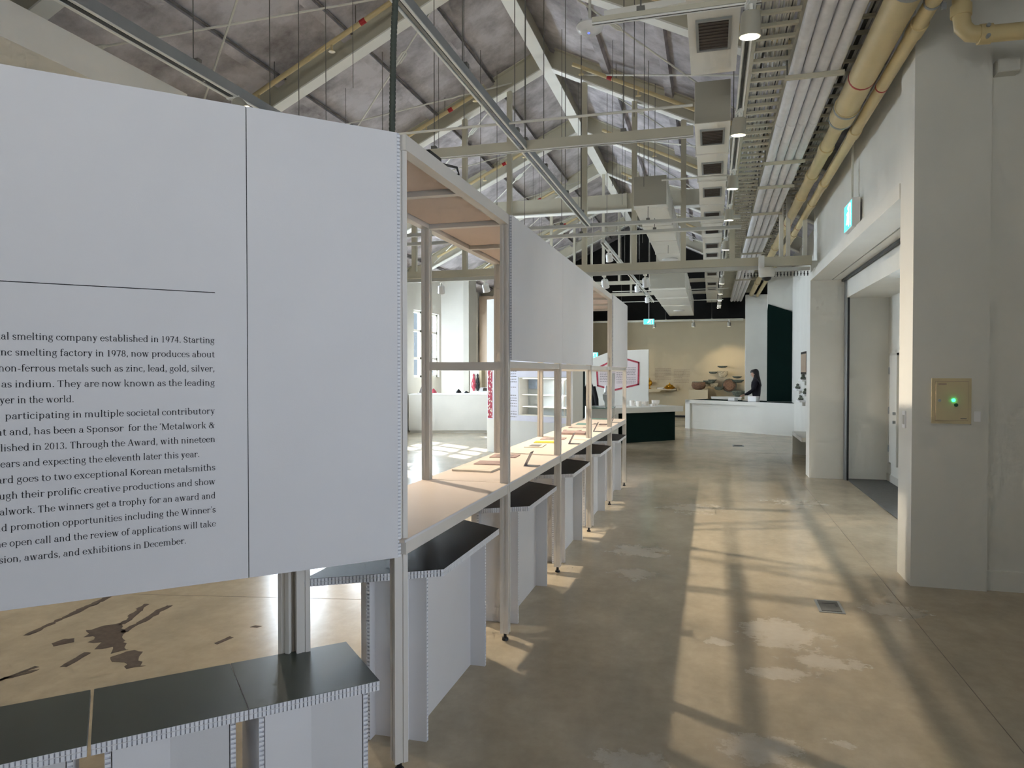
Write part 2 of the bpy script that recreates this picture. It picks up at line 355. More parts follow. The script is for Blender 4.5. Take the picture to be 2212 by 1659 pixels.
# service door in the recess
dr = build('door_1', MB().box(2.475, 2.50, 10.93, 11.36, 0.30, 1.84), WALL); dr['kind'] = 'structure'; dr['label'] = 'narrow white service door inside the recess'
build('door_frame', MB().box(2.470, 2.50, 10.90, 10.93, .28, 1.87).box(2.470, 2.50, 11.36, 11.39, .28, 1.87).box(2.470, 2.50, 10.9, 11.39, 1.84, 1.87), WALLG, dr)
for z in (.5, 1.05, 1.62): build('hinge', MB().box(2.462, 2.475, 11.345, 11.37, z-.05, z+.05), ALU, dr)
for z in (1.02, .90): build('handle', MB().cyl((2.475, 10.99, z), (2.44, 10.99, z), .022, n=10), ALU, dr)
struct('door_3', MB().box(2.485, 2.50, 6.55, 6.61, 0, 2.65).box(2.485, 2.50, 8.8, 8.86, 0, 2.65).box(2.485, 2.5, 6.55, 8.86, 2.6, 2.66).box(2.485, 2.5, 7.68, 7.73, 0, 2.6), ALU, 'frame of the glazed door inside the recess')
struct('baseboard_recess', MB().box(2.49, 2.5, 8.9, 11.55, .0, .12), WALLG)
d3_ = bpy.data.objects['door_3']
for ya, yb in ((6.61, 7.68), (7.73, 8.80)): build('pane', MB().box(2.488, 2.494, ya, yb, .02, 2.6), GLASS, d3_)
d2_ = bpy.data.objects['door_2']
for ya, yb in ((-.64, .92), (.98, 2.54)): build('pane', MB().box(XR+.097, XR+.103, ya, yb, .02, 2.69), GLASS, d2_)
w5_ = bpy.data.objects['window_5']
for xa in (-5.94, -4.57, -3.22, -1.87):
    for za, zb in ((.96, 2.57), (2.63, 3.74)): build('pane', MB().box(xa, xa+1.31, YB-.103, YB-.097, za, zb), GLASS, w5_)
# wall beyond the far column
struct('wall_far_right', MB().box(1.98, 2.1, 11.95, 18.9, 0, 4.5), WALL, 'white display wall beyond the far column')
struct('wall_far_pier', MB().box(1.01, 1.66, 23.2, 23.5, 0, 4.0).box(2.0, 2.1, 18.9, 27.0, 0, 4.6), WALL, 'white pier beside the far beige wall')

# ================================================================== ROOF TRUSSES
TY = [5.3, 8.5, 11.6, 14.8, 18.0, 21.2, 24.4]
TL = ['nearest white roof rafter pair, just in front of the text panel top', 'white rafter pair over the first counter bay', 'white truss with a low bottom chord joining the far column', 'white rafter pair with a deep collar beam behind the low chord',
      'fifth rafter pair from the front, above the green based table', 'sixth rafter pair from the front, above the long white counter', 'last rafter pair, before the dark end wall']
for i, ty in enumerate(TY):
    t = wthing('roof_truss', TL[i], 'roof truss', (RX, ty, 3.3 if i == 2 else 5.0), 'roof trusses')
    for sd, xe in ((-1, XL+.02), (1, 1.98 if i > 1 else 3.15)):
        a = Vector((RX, ty, RZ)); b = Vector((xe, ty, zlow(xe))); d = (b-a).normalized(); n = Vector((-d.z, 0, d.x)) if d.x > 0 else Vector((d.z, 0, -d.x)); n.normalize()
        L_ = (b-a).length; c = (a+b)/2
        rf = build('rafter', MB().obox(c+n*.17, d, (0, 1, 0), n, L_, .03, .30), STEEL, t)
        build('bottom_flange', MB().obox(c+n*.01, d, (0, 1, 0), n, L_, .19, .02), STEELW, rf)  # lighter steel paints floor bounce onto the flange underside
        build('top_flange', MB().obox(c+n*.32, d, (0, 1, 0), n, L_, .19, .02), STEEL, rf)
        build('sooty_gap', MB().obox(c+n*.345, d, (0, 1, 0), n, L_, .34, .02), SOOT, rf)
    build('apex_plate', MB().fprism([(-.45, -.20), (0, 0.0), (.45, -.20), (.45, .02), (0, .3), (-.45, .02)], (RX, ty-.02, RZ), (1, 0, 0), (0, 0, 1), (0, .04, 0)), STEEL, t)
    if i == 2:
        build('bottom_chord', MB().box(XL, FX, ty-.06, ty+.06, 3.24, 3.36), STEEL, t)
        build('chord_track', MB().box(-7.4, 0.75, ty-.02, ty+.03, 3.18, 3.24), TRACKM, t)
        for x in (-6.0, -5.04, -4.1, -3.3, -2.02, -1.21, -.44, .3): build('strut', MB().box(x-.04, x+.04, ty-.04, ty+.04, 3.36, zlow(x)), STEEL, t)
    if i == 3:
        build('collar_beam', MB().box(-4.9, .2, ty-.02, ty+.02, 4.95, 5.28), STEEL, t)
        build('collar_flange', MB().box(-4.9, .2, ty-.1, ty+.1, 4.93, 4.95), STEELW, t)
        for x in (-4.2, -1.7, -.6): build('stiffener', MB().box(x-.01, x+.01, ty-.09, ty+.09, 4.95, 5.28), STEEL, t)
    if i > 3:
        for x in (-4.0, -2.65, -1.3): build('strut', MB().box(x-.035, x+.035, ty-.035, ty+.035, 4.3, zlow(x)), STEEL, t)
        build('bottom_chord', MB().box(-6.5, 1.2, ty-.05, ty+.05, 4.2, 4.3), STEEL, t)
rb = wthing('ridge_beam', 'white ridge beam running along the roof apex', 'beam', (RX, 10, RZ))
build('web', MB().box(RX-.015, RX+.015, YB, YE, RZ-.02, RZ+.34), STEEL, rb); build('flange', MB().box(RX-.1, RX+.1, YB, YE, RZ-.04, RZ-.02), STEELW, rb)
# cross bracing rods with turnbuckles
BR = ['over the text panel', 'over the first counter bays', 'behind the low chord truss', 'over the middle of the hall', 'towards the green based table', 'above the far counter']
for i in range(len(TY)-1):
    for sd, nm in ((-1, 'left'), (1, 'right')):
        xa, xb = RX+sd*.6, (RX+sd*4.6 if sd < 0 else RX+sd*4.0)
        t = wthing('brace_rods', 'crossed white brace rods on the %s roof slope %s' % (nm, BR[i]), 'brace', ((xa+xb)/2, TY[i], zlow(xb)), 'roof brace rods')
        za, zb = zlow(xa)+.12, zlow(xb)+.12
        for p, q in (((xa, TY[i], za), (xb, TY[i+1], zb)), ((xb, TY[i], zb), (xa, TY[i+1], za))):
            rd = build('rod', MB().cyl(p, q, .013, n=6), ROD, t)
            P, Q = Vector(p), Vector(q); d = (Q-P).normalized(); c = P.lerp(Q, .24); sdv = d.cross(Vector((0, 0, 1))).normalized()
            build('turnbuckle', MB().tube([c-d*.14, c-d*.09+sdv*.035, c+d*.09+sdv*.035, c+d*.14, c+d*.09-sdv*.035, c-d*.09-sdv*.035, c-d*.14], .012, 6), ROD, rd)

# ================================================================== CEILING SERVICES
# --- ceiling ducts with grilles
def duct(name, label, x0, x1, y0, y1, z0, z1, grilles=(), joints=(), gw=.2):
    t = wthing(name, label, 'duct', ((x0+x1)/2, y0, z0))
    build('casing', MB().box(x0, x1, y0, y1, z0, z1), DUCT, t)
    build('shaded_end_face', MB().box(x0+.004, x1-.004, y0-.006, y0, z0+.006, z1), DUCTG, t)  # thin end plate toned grey to paint in its shade
    for y in joints: build('joint', MB().box(x0-.012, x1+.012, y-.02, y+.02, z0-.012, z1), DUCT, t)
    for y in grilles:
        xc = (x0+x1)/2; a = gw/2; b = .22
        g = build('grille', MB().box(xc-a, xc+a, y-b, y+b, z0-.006, z0), GRILLE, t)
        build('grille_frame', MB().box(xc-a-.02, xc-a, y-b-.02, y+b+.02, z0-.016, z0).box(xc+a, xc+a+.02, y-b-.02, y+b+.02, z0-.016, z0).box(xc-a, xc+a, y-b-.02, y-b, z0-.016, z0).box(xc-a, xc+a, y+b, y+b+.02, z0-.016, z0), ALU, g)
        lv = MB()
        for k in range(9): lv.box(xc-a, xc+a, y-b+.02+k*.048, y-b+.032+k*.048, z0-.013, z0-.006)
        build('louvre', lv, GRILLE, g, kind='stuff')
    return t
duct('air_duct', 'short white duct with one grille nearest overhead', -.17, .175, 2.6, 5.97, 4.0, 4.42, (5.28,), (4.4,))
duct('air_duct', 'long white duct with a row of grilles beside the cable tray', -.17, .165, 7.14, 25.4, 4.0, 4.40, (7.55, 8.7, 9.85, 11.3, 12.5, 14.0, 15.1, 16.8, 18.0, 20.0, 21.2), (8.15, 9.3, 10.6, 11.9, 13.2, 15.8, 18.8, 22.0))
duct('air_duct', 'broad plain white duct hanging left of the grille duct', -1.10, -.63, 10.42, 17.0, 4.0, 4.42, (), (10.6, 11.9, 13.3, 14.7, 16.2))
db = duct('air_duct', 'wide stepped white duct end near the dark far wall', -1.42, -.60, 17.0, 25.4, 3.56, 4.1, (), (17.2, 19.2, 21.4))
for y in (15.4, 23.0):
    z = 4.0 if y < 17 else 3.56; xc = -.86 if y < 17 else -1.0
    tag(build('ceiling_diffuser', MB().lathe([(.02, 0), (.16, -.012), (.17, -.03), (.10, -.05), (.02, -.055)], (xc, y, z)), WHITE, smooth=True), 'round white diffuser under the %s duct' % ('plain broad' if y < 17 else 'stepped'), 'diffuser')
dc = duct('air_duct', 'pale grey flat duct at upper left behind the text panel', -5.95, -5.10, 1.5, 6.05, 4.1, 4.40)
build('diffuser_ring', MB().lathe([(.04, 0), (.09, -.01), (.13, -.03), (.11, -.035), (.06, -.02)], (-5.75, 4.72, 4.1)), ALU, dc, smooth=True)

# --- cable trays
def tray(name, label, x0, x1, z, y0, y1, step, ncab):
    t = wthing(name, label, 'cable tray', ((x0+x1)/2, y0, z))
    for x in (x0, x1): build('side_rail', MB().box(x-.012, x+.012, y0, y1, z, z+.09), STEEL, t)
    proto = None; y = y0+.1; k = 0
    while y < y1:
        if proto is None: proto = build('rung', MB().box(x0, x1, -.018, .018, -.012, .012), STEEL, t); proto.location = (0, y, z+.012)
        else: inst(proto, t, (0, y, z+.012)).matrix_parent_inverse = proto.matrix_parent_inverse
        y += step; k += 1
    random.seed(3)
    for k in range(ncab):
        x = x0+.03+(x1-x0-.06)*(k+.5)/ncab; j = random.uniform(-.01, .01)
        build('cable', MB().tube([(x+j+random.uniform(-.012, .012), y0+(y1-y0)*q/6, z+.036+random.uniform(0, .03)) for q in range(7)], (x1-x0)/ncab*.46+random.uniform(0, .002), 5), CABLEW if random.random() < .88 else CABLEK, t)
    return t
tray('cable_tray', 'ladder cable tray full of white cables beside the insulated pipes', .30, .60, 4.10, 2.6, 25.0, .20, 20)
tray('cable_tray', 'ladder cable tray hidden between insulated and beige pipes', 1.0, 1.30, 4.28, 2.6, 25.0, .27, 9)
# --- four insulated pipes on trapeze brackets
PN = ['leftmost, beside the cable tray', 'second from the cable tray', 'third from the cable tray', 'rightmost, beside the big beige pipe']
for k in range(4):
    x = .64+k*.098
    t = wthing('insulated_pipe', 'white jacketed insulated pipe, %s' % PN[k], 'pipe', (x, 2.6, 4.0), 'insulated pipes')
    build('jacket', MB().cyl((x, 2.6, 4.03), (x, 25.2, 4.03), .046, n=14), FOIL, t, smooth=True)
    for y in (7.4, 9.4, 12.2, 16.4): build('jacket_seam', MB().cyl((x, y, 4.03), (x, y+.12, 4.03), .0485, n=14), FOIL, t, smooth=True)
for k, y in enumerate((4.0, 6.15, 8.6, 9.7, 11.3, 13.2, 15.0, 17.0, 19.2)):
    t = wthing('pipe_bracket', 'steel trapeze bracket under the insulated pipes, %s from the front' % ORD[k], 'bracket', (.8, y, 3.97), 'trapeze brackets')
    build('channel', MB().box(.56, 1.0, y-.02, y+.02, 3.955, 3.985), STEEL, t)
    for x in (.575, .985): build('hanger_rod', MB().cyl((x, y, 3.97), (x, y, zlow(x)+.3), .006, n=6), WIRE, t)
# --- beige mains along the right wall
t = wthing('main_pipe', 'thick beige painted main pipe stepping down to a thinner size', 'pipe', (1.18, 2.6, 4.0))
build('pipe_body', MB().cyl((1.17, 2.6, 4.0), (1.17, 7.0, 4.0), .105, n=20), BEIGE, t, smooth=True)
build('reducer', MB().cyl((1.17, 7.0, 4.0), (1.17, 7.35, 4.0), .112, .112, n=20).cyl((1.17, 7.35, 4.0), (1.17, 7.6, 4.0), .10, .068, n=20), BEIGE, t, smooth=True)
build('pipe_body', MB().cyl((1.17, 7.5, 4.0), (1.17, 23.1, 4.0), .066, n=16), BEIGE, t, smooth=True)
for y in (4.9, 7.02, 7.3): build('coupling_ring', MB().cyl((1.17, y, 4.0), (1.17, y+.03, 4.0), .117, n=20), ALU, t, smooth=True)
for y in (8.2, 9.3, 10.4, 12.5, 14.5, 17, 20): build('coupling', MB().cyl((1.17, y, 4.0), (1.17, y+.16, 4.0), .078, n=16), BEIGE, t, smooth=True)
for y in (6.35, 12.2): build('marker_band', MB().cyl((1.17, y, 4.0), (1.17, y+.025, 4.0), .107 if y < 7 else .068, n=20), REDB, t, smooth=True)
t = wthing('main_pipe', 'slim beige painted pipe next to the white wall', 'pipe', (1.345, 2.6, 4.0))
build('pipe_body', MB().cyl((1.345, 2.6, 3.96), (1.345, 23.1, 3.96), .05, n=16), BEIGE, t, smooth=True)
for y in (5.4, 7.6, 9.6, 10.7, 13, 15): build('coupling', MB().cyl((1.345, y, 3.96), (1.345, y+.16, 3.96), .06, n=16), BEIGE, t, smooth=True)
for y in (6.5, 12.4): build('marker_band', MB().cyl((1.345, y, 3.96), (1.345, y+.02, 3.96), .052, n=16), REDB, t, smooth=True)
for y in (4.9, 5.1): build('clamp', MB().cyl((1.345, y, 3.96), (1.345, y+.02, 3.96), .056, n=16).box(1.39, 1.42, y, y+.02, 3.9, 3.94), ALU, t, smooth=True)
# branch pipe far right
t = wthing('branch_pipe', 'beige elbow pipe in front of the near column top', 'pipe', (1.53, 5.2, 3.75))
build('pipe_body', MB().tube([(1.53, 5.2, 4.98), (1.53, 5.2, 3.9), (1.54, 5.2, 3.81), (1.58, 5.2, 3.765), (1.66, 5.2, 3.75), (3.15, 5.2, 3.72)], .052, 14), BEIGE2, t, smooth=True)
build('elbow_collar', MB().cyl((1.53, 5.2, 3.88), (1.53, 5.2, 3.95), .062, n=14), BEIGE2, t, smooth=True)
build('elbow_collar', MB().cyl((1.63, 5.2, 3.752), (1.70, 5.2, 3.75), .062, n=14), BEIGE2, t, smooth=True)
for z in (.03, -.035): build('bolt', MB().cyl((1.665, 5.13, 3.75+z), (1.665, 5.16, 3.75+z), .012, n=8), ALU, t)
t = wthing('junction_box', 'small white junction box high on the right wall', 'junction box', (2.02, 5.92, 3.75))
build('box_body', MB().box(1.96, 2.10, 5.86, 5.95, 3.74, 3.84), WALLG, t); build('box_lid', MB().box(1.965, 2.095, 5.85, 5.86, 3.745, 3.835), WALL, t)
# upper wall conduits by the far column
for k, x in enumerate((1.02, 1.12, 1.36)):
    tag(build('wall_conduit', MB().box(x-.03, x+.03, 11.62, 11.68, 3.36, 4.7), STEELW), 'white vertical strut above the far column, %s from the left' % ORD[k], 'strut', 'struts above the far column')

# --- sprinkler branch pipes parallel to the rafters
SL = ['over the text panel', 'over the first counter bay', 'in front of the low chord truss', 'in front of the collar beam', 'fifth from the front', 'sixth from the front']
for i, ty in enumerate(TY[:6]):
    for sd, nm in ((-1, 'left'), (1, 'right')):
        xa, xb = (RX-1.0, -7.0) if sd < 0 else (RX+.5, 1.3)
        y = ty-.38; za, zb = zlow(xa)+.10, zlow(xb)+.10
        t = wthing('sprinkler_pipe', 'beige sprinkler pipe on the %s slope %s' % (nm, SL[i]), 'sprinkler pipe', (xa, y, za), 'sprinkler pipes')
        build('pipe_body', MB().cyl((xa, y, za), (xb, y, zb), .032, n=10), BEIGE2, t, smooth=True)
        f = .16; c = Vector((xa, y, za)).lerp(Vector((xb, y, zb)), f); d = (Vector((xb, y, zb))-Vector((xa, y, za))).normalized()
        build('red_band', MB().cyl(c, c+d*.08, .035, n=10), REDB, t, smooth=True)
        for f in (.04, .3, .62):
            c = Vector((xa, y, za)).lerp(Vector((xb, y, zb)), f)
            h = build('sprinkler_head', MB().cyl(c, c+Vector((0, 0, -.09)), .014, n=8).lathe([(.01, -.12), (.045, -.115), (.045, -.11), (.01, -.09)], c, 10), BEIGE2, t, smooth=True)
        for f in (.2, .55, .85):
            c = Vector((xa, y, za)).lerp(Vector((xb, y, zb)), f)
            build('hanger', MB().cyl(c, c+Vector((0, 0, .32)), .006, n=6), WIRE, t)

# --- lighting tracks
def track(label, p0, p1, wd, ht, rods, m=TRACKM, name='lighting_track'):
    t = wthing(name, label, 'lighting track', p0)
    P0, P1 = Vector(p0), Vector(p1); d = (P1-P0).normalized(); s = d.cross(Vector((0, 0, 1)))
    build('channel', MB().obox((P0+P1)/2, d, s, (0, 0, 1), (P1-P0).length, wd, ht), m, t)
    build('slot', MB().obox((P0+P1)/2-Vector((0, 0, ht/2+.003)), d, s, (0, 0, 1), (P1-P0).length, wd*.35, .006), SCREEN, t)
    for q in (-1, 1): build('lip', MB().obox((P0+P1)/2-Vector((0, 0, ht/2+.004))+s*q*wd*.4, d, s, (0, 0, 1), (P1-P0).length, wd*.2, .012), STEELW, t)
    for f in rods:
        c = P0.lerp(P1, f); build('hanger_rod', MB().cyl(c, (c.x, c.y, zlow(c.x)+.3), .005, n=6), WIRE, t)
        build('hanger_clip', MB().obox(c+Vector((0, 0, ht/2+.015)), d, s, (0, 0, 1), .05, wd*1.15, .03), WIRE, t)
    return t
track('grey lighting track running back at upper left of the text panel', (-4.45, 2.0, 4.3), (-4.45, 10.4, 4.3), .12, .10, (.15, .4, .6, .85), ALU)
track('grey lighting track running back above the display counter', (-1.77, 2.0, 3.8), (-1.77, 10.45, 3.8), .075, .07, (.2, .35, .52, .66, .8, .93), ALU)
track('grey lighting track continuing beyond the low chord truss', (-1.77, 11.9, 3.8), (-1.77, 22.5, 3.8), .07, .06, (.05, .3, .6, .9))
track('white ribbed cross track over the first counter panels', (-6.5, 6.72, 3.8), (-.17, 6.72, 3.8), .05, .09, (.3, .6, .75, .9), STEEL)
track('thin white cross bar where the counter track ends', (-6.0, 10.48, 3.78), (.38, 10.48, 3.78), .04, .045, (.4, .6, .8), TRACKM)
track('thin white cross bar just before the low chord truss', (-6.0, 11.3, 3.80), (.42, 11.3, 3.80), .04, .045, (.4, .62, .8), TRACKM)
track('white cross track passing the nearest grille duct', (-.75, 4.58, 3.86), (.28, 4.58, 3.86), .035, .035, (.3, .8), STEEL)
track('grey track of lit spotlights along the cable tray', (.22, 2.6, 3.86), (.22, 25.0, 3.86), .06, .06, (.1, .25, .4, .6, .8), TRACKM)
track('white wall washer track before the beige end wall', (-4.0, 24.6, 3.35), (1.0, 24.6, 3.35), .05, .05, (.2, .5, .8), STEEL)
for k, (y, z, x0, x1) in enumerate(((6.07, 3.8, -6.0, -.16), (8.9, 3.95, -.6, .25), (15.5, 3.9, -1.4, .3), (18.6, 3.7, -2.5, .4), (20.4, 3.6, -3, .3))):
    tag(build('conduit_bar', MB().cyl((x0, y, z), (x1, y, z), .012, n=8), ROD), 'thin white horizontal conduit bar, %s from the front' % ORD[k], 'conduit', 'horizontal conduit bars')
# hanging wires that drop from the roof
random.seed(11)
for k in range(26):
    x = random.choice((-3.9, -3.3, -2.9, -2.2, -1.4, -.8, -5.2)); y = 4.5+k*.55+random.uniform(-.2, .2); zl = random.choice((3.85, 4.3, 4.8))
    tag(build('hanger_wire', MB().cyl((x, y, zl), (x, y, zlow(x)+.37), .004, n=5), WIRE), 'thin steel hanger wire dropping from the roof', 'wire', 'hanger wires')

# --- spotlights
def spot_proto(lit):
    t = thing('track_spotlight', 'spotlight', 'spotlight')
    build('stem', MB().cyl((0, 0, 0), (0, 0, -.07), .012, n=8), STEELW, t)
    build('adapter', MB().box(-.02, .02, -.06, .06, -.02, .012), STEELW, t)
    h = build('head', MB().lathe([(.02, -.06), (.05, -.065), (.058, -.09), (.06, -.17), (.066, -.20), (.066, -.205)], (0, 0, 0), 16), DUCTG if lit else WHITE, t, smooth=True)
    build('lens', MB().lathe([(.004, -.206), (.055, -.207), (.056, -.209), (.004, -.21)], (0, 0, 0), 16), GLOWW if lit else WHITE, h)
    return t
def aim(t, loc, target, tilt):
    t.location = loc
    d = Vector(target)-Vector(loc); t.rotation_euler = (0, 0, math.atan2(d.y, d.x)-pi/2)
    for ch in t.children:
        if ch.name.startswith('head'): ch.rotation_euler = (tilt, 0, 0)
SA, SB = spot_proto(True), spot_proto(False); first = {1: True, 0: True}
def spot(loc, target, label, lit, energy=0, color=(1, .86, .68), size=50, group='track spotlights', tilt=.35, blend=.5, radius=.04):
    src = SA if lit else SB
    t = src if first[lit] else copy_tree(src); first[lit] = False
    tag(t, label, 'spotlight', group); aim(t, loc, target, tilt)
    if energy:
        d = Vector(target)-Vector(loc)
        light('spotlight_beam', 'SPOT', Vector(loc)+Vector((0, 0, -.16))+d.normalized()*.12, d, energy, color, spot_size=radians(size), spot_blend=blend, shadow_soft_size=radius)
    return t
for k, y in enumerate((4.53, 6.38, 8.23, 9.91, 12.3, 14.6, 17.0, 19.2, 21.0, 22.6, 23.4)):
    spot((.22, y, 3.83), (-.4, y+2.0, 0), 'lit spotlight head on the track beside the cable tray, %s from the front' % ORD[k], 1, 28 if k < 4 else 40 if k in (5, 7) else 0, (1, .95, .86), 100, tilt=.12, blend=.9, radius=.06)
for k, (y, e) in enumerate(((5.9, 850), (8.35, 850))):
    spot((-4.45, y, 4.25), (.2, y-.25, 0), 'warm spotlight on the upper left track, %s from the front' % ORD[k], 1, e, (1, .86, .68), 80, tilt=.75, blend=1.0, radius=.05)
spot((-4.45, 3.5, 4.25), (-3.4, 4.6, 0), 'added warm spotlight on the upper left track brightening the stained floor', 1, 190, (1, .88, .70), 95, tilt=.3, blend=.8)  # added unseen lamp to brighten the left floor
# on the chord of the low truss
for k, (x, y, z) in enumerate(((-1.72, 11.75, 3.19), (-1.05, 11.75, 3.19), (-1.77, 12.6, 3.76), (-1.77, 14.0, 3.76), (-1.77, 17.5, 3.76), (-1.77, 20.3, 3.76), (-4.6, 11.75, 3.19), (-3.8, 11.75, 3.19))):
    spot((x, y, z), (-7.0, 18.7, 1.6) if k == 6 else (x+.4, y+3, 0), ['white spotlight under the low chord, left of the pair', 'white spotlight under the low chord, right of the pair', 'white spotlight just beyond the low chord', 'white spotlight on the far grey track, nearest', 'white spotlight on the far grey track, middle', 'white spotlight on the far grey track, farthest', 'white spotlight under the low chord seen through the counter frame, left', 'white spotlight under the low chord seen through the counter frame, right'][k], 0, 26 if k in (0, 4, 5) else 420 if k == 6 else 0, (1, .96, .92), 40 if k == 6 else 90, tilt=.5, blend=.8)  # beam aimed at the far pier is added, standing in for window glare
for k, x in enumerate((-3.0, -1.9, -.6, .55)):
    spot((x, 24.6, 3.33), (x+(.1), 26, 1.2), 'spotlight washing the beige end wall, %s from the left' % ORD[k], 1, 12 if k < 3 else 60, (1, .80, .52), 80, tilt=.3, blend=.8)

# --- exit signs
def exit_sign(loc, rz, label, chain, sides=(-1, 1)):
    t = thing('exit_sign', label, 'exit sign', loc, rz)
    build('housing', MB().box(-.17, .17, -.025, .025, 0, .18), WHITE, t)
    for s in sides:
        f = build('sign_face', MB().box(-.16, .16, s*.026-.001, s*.026+.001, .01, .17), EXITM, t)
        # running figure and doorway
        b = s*.0285; g = MB()
        def bar(a, c, w_): g.bar((a[0], b, a[1]), (c[0], b, c[1]), .001, w_, (0, 1, 0)) if False else g.obox(((a[0]+c[0])/2, b, (a[1]+c[1])/2), Vector((c[0]-a[0], 0, c[1]-a[1])).normalized(), (0, 1, 0), Vector((-(c[1]-a[1]), 0, c[0]-a[0])).normalized(), math.hypot(c[0]-a[0], c[1]-a[1]), .002, w_)
        bar((.04, .02), (.04, .155), .012); bar((.04, .155), (.11, .155), .012); bar((.11, .155), (.11, .02), .012)
        bar((-.02, .07), (.0, .115), .022); bar((-.02, .07), (-.055, .045), .012); bar((-.02, .07), (.01, .04), .012); bar((.0, .11), (-.04, .105), .01); bar((.0, .11), (.03, .09), .01)
        g.cyl((.012, b-.001, .14), (.012, b+.001, .14), .012, n=10)
        build('pictogram', g, EXITW, f)
    if chain: build('hanger_rod', MB().cyl((0, 0, .18), (0, 0, .18+chain), .008, n=6), ROD, t)
    return t
exit_sign((-3.33, 4.46, 4.365), .15, 'lit green exit sign cut by the top edge above the text panel', 2.1)
exit_sign((1.47, 8.5, 3.15), -pi/2, 'lit green exit sign hung against the white wall band', 1.0, (-1,))
bpy.data.objects['exit_sign.001'].scale = (1.35, 1.6, 1.7)
exit_sign((-1.93, 23.0, 3.12), .1, 'lit green exit sign hung before the beige end wall', 3.4)
exit_sign((-3.35, 20.6, 2.0), .5, 'lit green exit sign low behind the counter end panel', 4.62)

# --- access point, dome cameras, lift motors
t = wthing('access_point', 'round white wireless access point with a blue light', 'access point', (-.97, 5.8, 4.36))
build('dome', MB().lathe([(.004, -.06), (.06, -.055), (.10, -.03), (.112, 0), (.10, .02), (.01, .03)], (-.97, 5.8, 4.42), 24), WHITE, t, smooth=True)
build('status_light', MB().lathe([(.002, -.064), (.008, -.063), (.008, -.058)], (-.975, 5.78, 4.42), 10), LEDB, t)
build('mount_rod', MB().cyl((-.97, 5.8, 4.44), (-.97, 5.8, 5.9), .012, n=8), ROD, t)
tag(build('support_arm', MB().bar((-.85, 5.8, 4.50), (.3, 5.8, 4.55), .04, .05), STEELW), 'white support arm beside the access point', 'bracket')
t = wthing('dome_camera', 'white dome camera under the chord end bracket', 'camera', (.79, 11.3, 3.0))
build('camera_body', MB().lathe([(.10, .14), (.12, .10), (.11, .02), (.09, 0), (.02, -.005)], (.79, 11.3, 3.02), 18), WALLG, t, smooth=True)
build('camera_lens', MB().lathe([(.07, 0), (.06, -.03), (.03, -.05), (.004, -.055)], (.79, 11.3, 3.02), 14), BLACK, t, smooth=True)
t = wthing('end_bracket', 'white channel bracket joining the chord and the header', 'bracket', (.75, 11.5, 3.2))
build('channel', MB().box(.70, 1.43, 11.40, 11.46, 3.20, 3.34), STEEL, t); build('track_rail', MB().box(.80, 1.40, 11.38, 11.44, 3.12, 3.17), TRACKM, t)
build('end_cap', MB().box(.68, .76, 11.36, 11.48, 3.14, 3.36), WHITE, t)
proto = None
for k in range(20):
    x = .48+k*.047
    o = build('hook', MB().box(x-.006, x+.006, 11.40, 11.412, 3.04, 3.11).box(x-.012, x+.012, 11.40, 11.412, 3.065, 3.075), BLACK, t)
# flexible conduit down to the panel top
pts = [(-1.42+.0024*k*k*.25+.004*sin(k*.7), 3.0, 2.45+k*.12) for k in range(26)]
t = wthing('flex_conduit', 'dark grey green flexible conduit rising from the text panel top', 'conduit', (-1.42, 3.0, 2.45))
build('hose', MB().tube(pts, .0135, 10), HOSE, t, smooth=True)
g = MB()
for k in range(150): 
    z = 2.47+k*.02; q = (z-2.45)/.12; x = -1.42+.0006*q*q+.004*sin(q*.7); g.cyl((x, 3.0, z), (x, 3.0, z+.009), .0155, n=8, caps=False)
build('hose_ribs', g, HOSE, t, kind='stuff')

# ================================================================== DISPLAY COUNTER FRAME
def post_profile(w_=.05, g=.008, d=.0035):
    h = w_/2; q = []
    for i in range(4):
        a = i*pi/2; c, s = cos(a), sin(a)
        for (x, y) in ((h, -h), (h, -g), (h-d, -g), (h-d, g), (h, g)): q.append((x*c-y*s, x*s+y*c))
    return q
PROF = post_profile()
def post(t, x, y, z0, z1, rot=0.0, foot=True, w_=.05):
    pr = post_profile(w_); c, s = cos(rot), sin(rot)
    o = build('post', MB().prism([(x+a*c-b*s, y+a*s+b*c) for a, b in pr], z0, z1), FRAME, t)
    if foot: build('levelling_foot', MB().cyl((x, y, z0), (x, y, z0-.03), .010, n=8).lathe([(.018, -.03), (.02, -.044), (.004, -.045)][::-1], (x, y, z0), 10), BLACK, o)
    return o
XF, XB = -1.18, -1.68
PY = [2.55+1.5*k for k in range(6)]
fr = wthing('display_counter', 'long cream metal frame counter with roof panels and table top', 'display counter', (XF, 2.55, 0))
for k, y in enumerate(PY):
    post(fr, -1.198 if k == 0 else XF, 2.594 if k == 0 else y, .045, 2.53, pi/4 if k == 0 else 0, w_=.055 if k == 0 else .05)
    post(fr, XB, y, .045, 2.53)
    h = .025
    for z0, z1, nm in ((.88, .93, 'table_rail'), (2.47, 2.53, 'top_rail')) + (((1.61, 1.66, 'middle_rail'),) if k else ()):
        build(nm, MB().box(XB+h, XF-h, y-.022, y+.022, z0, z1), FRAME, fr)
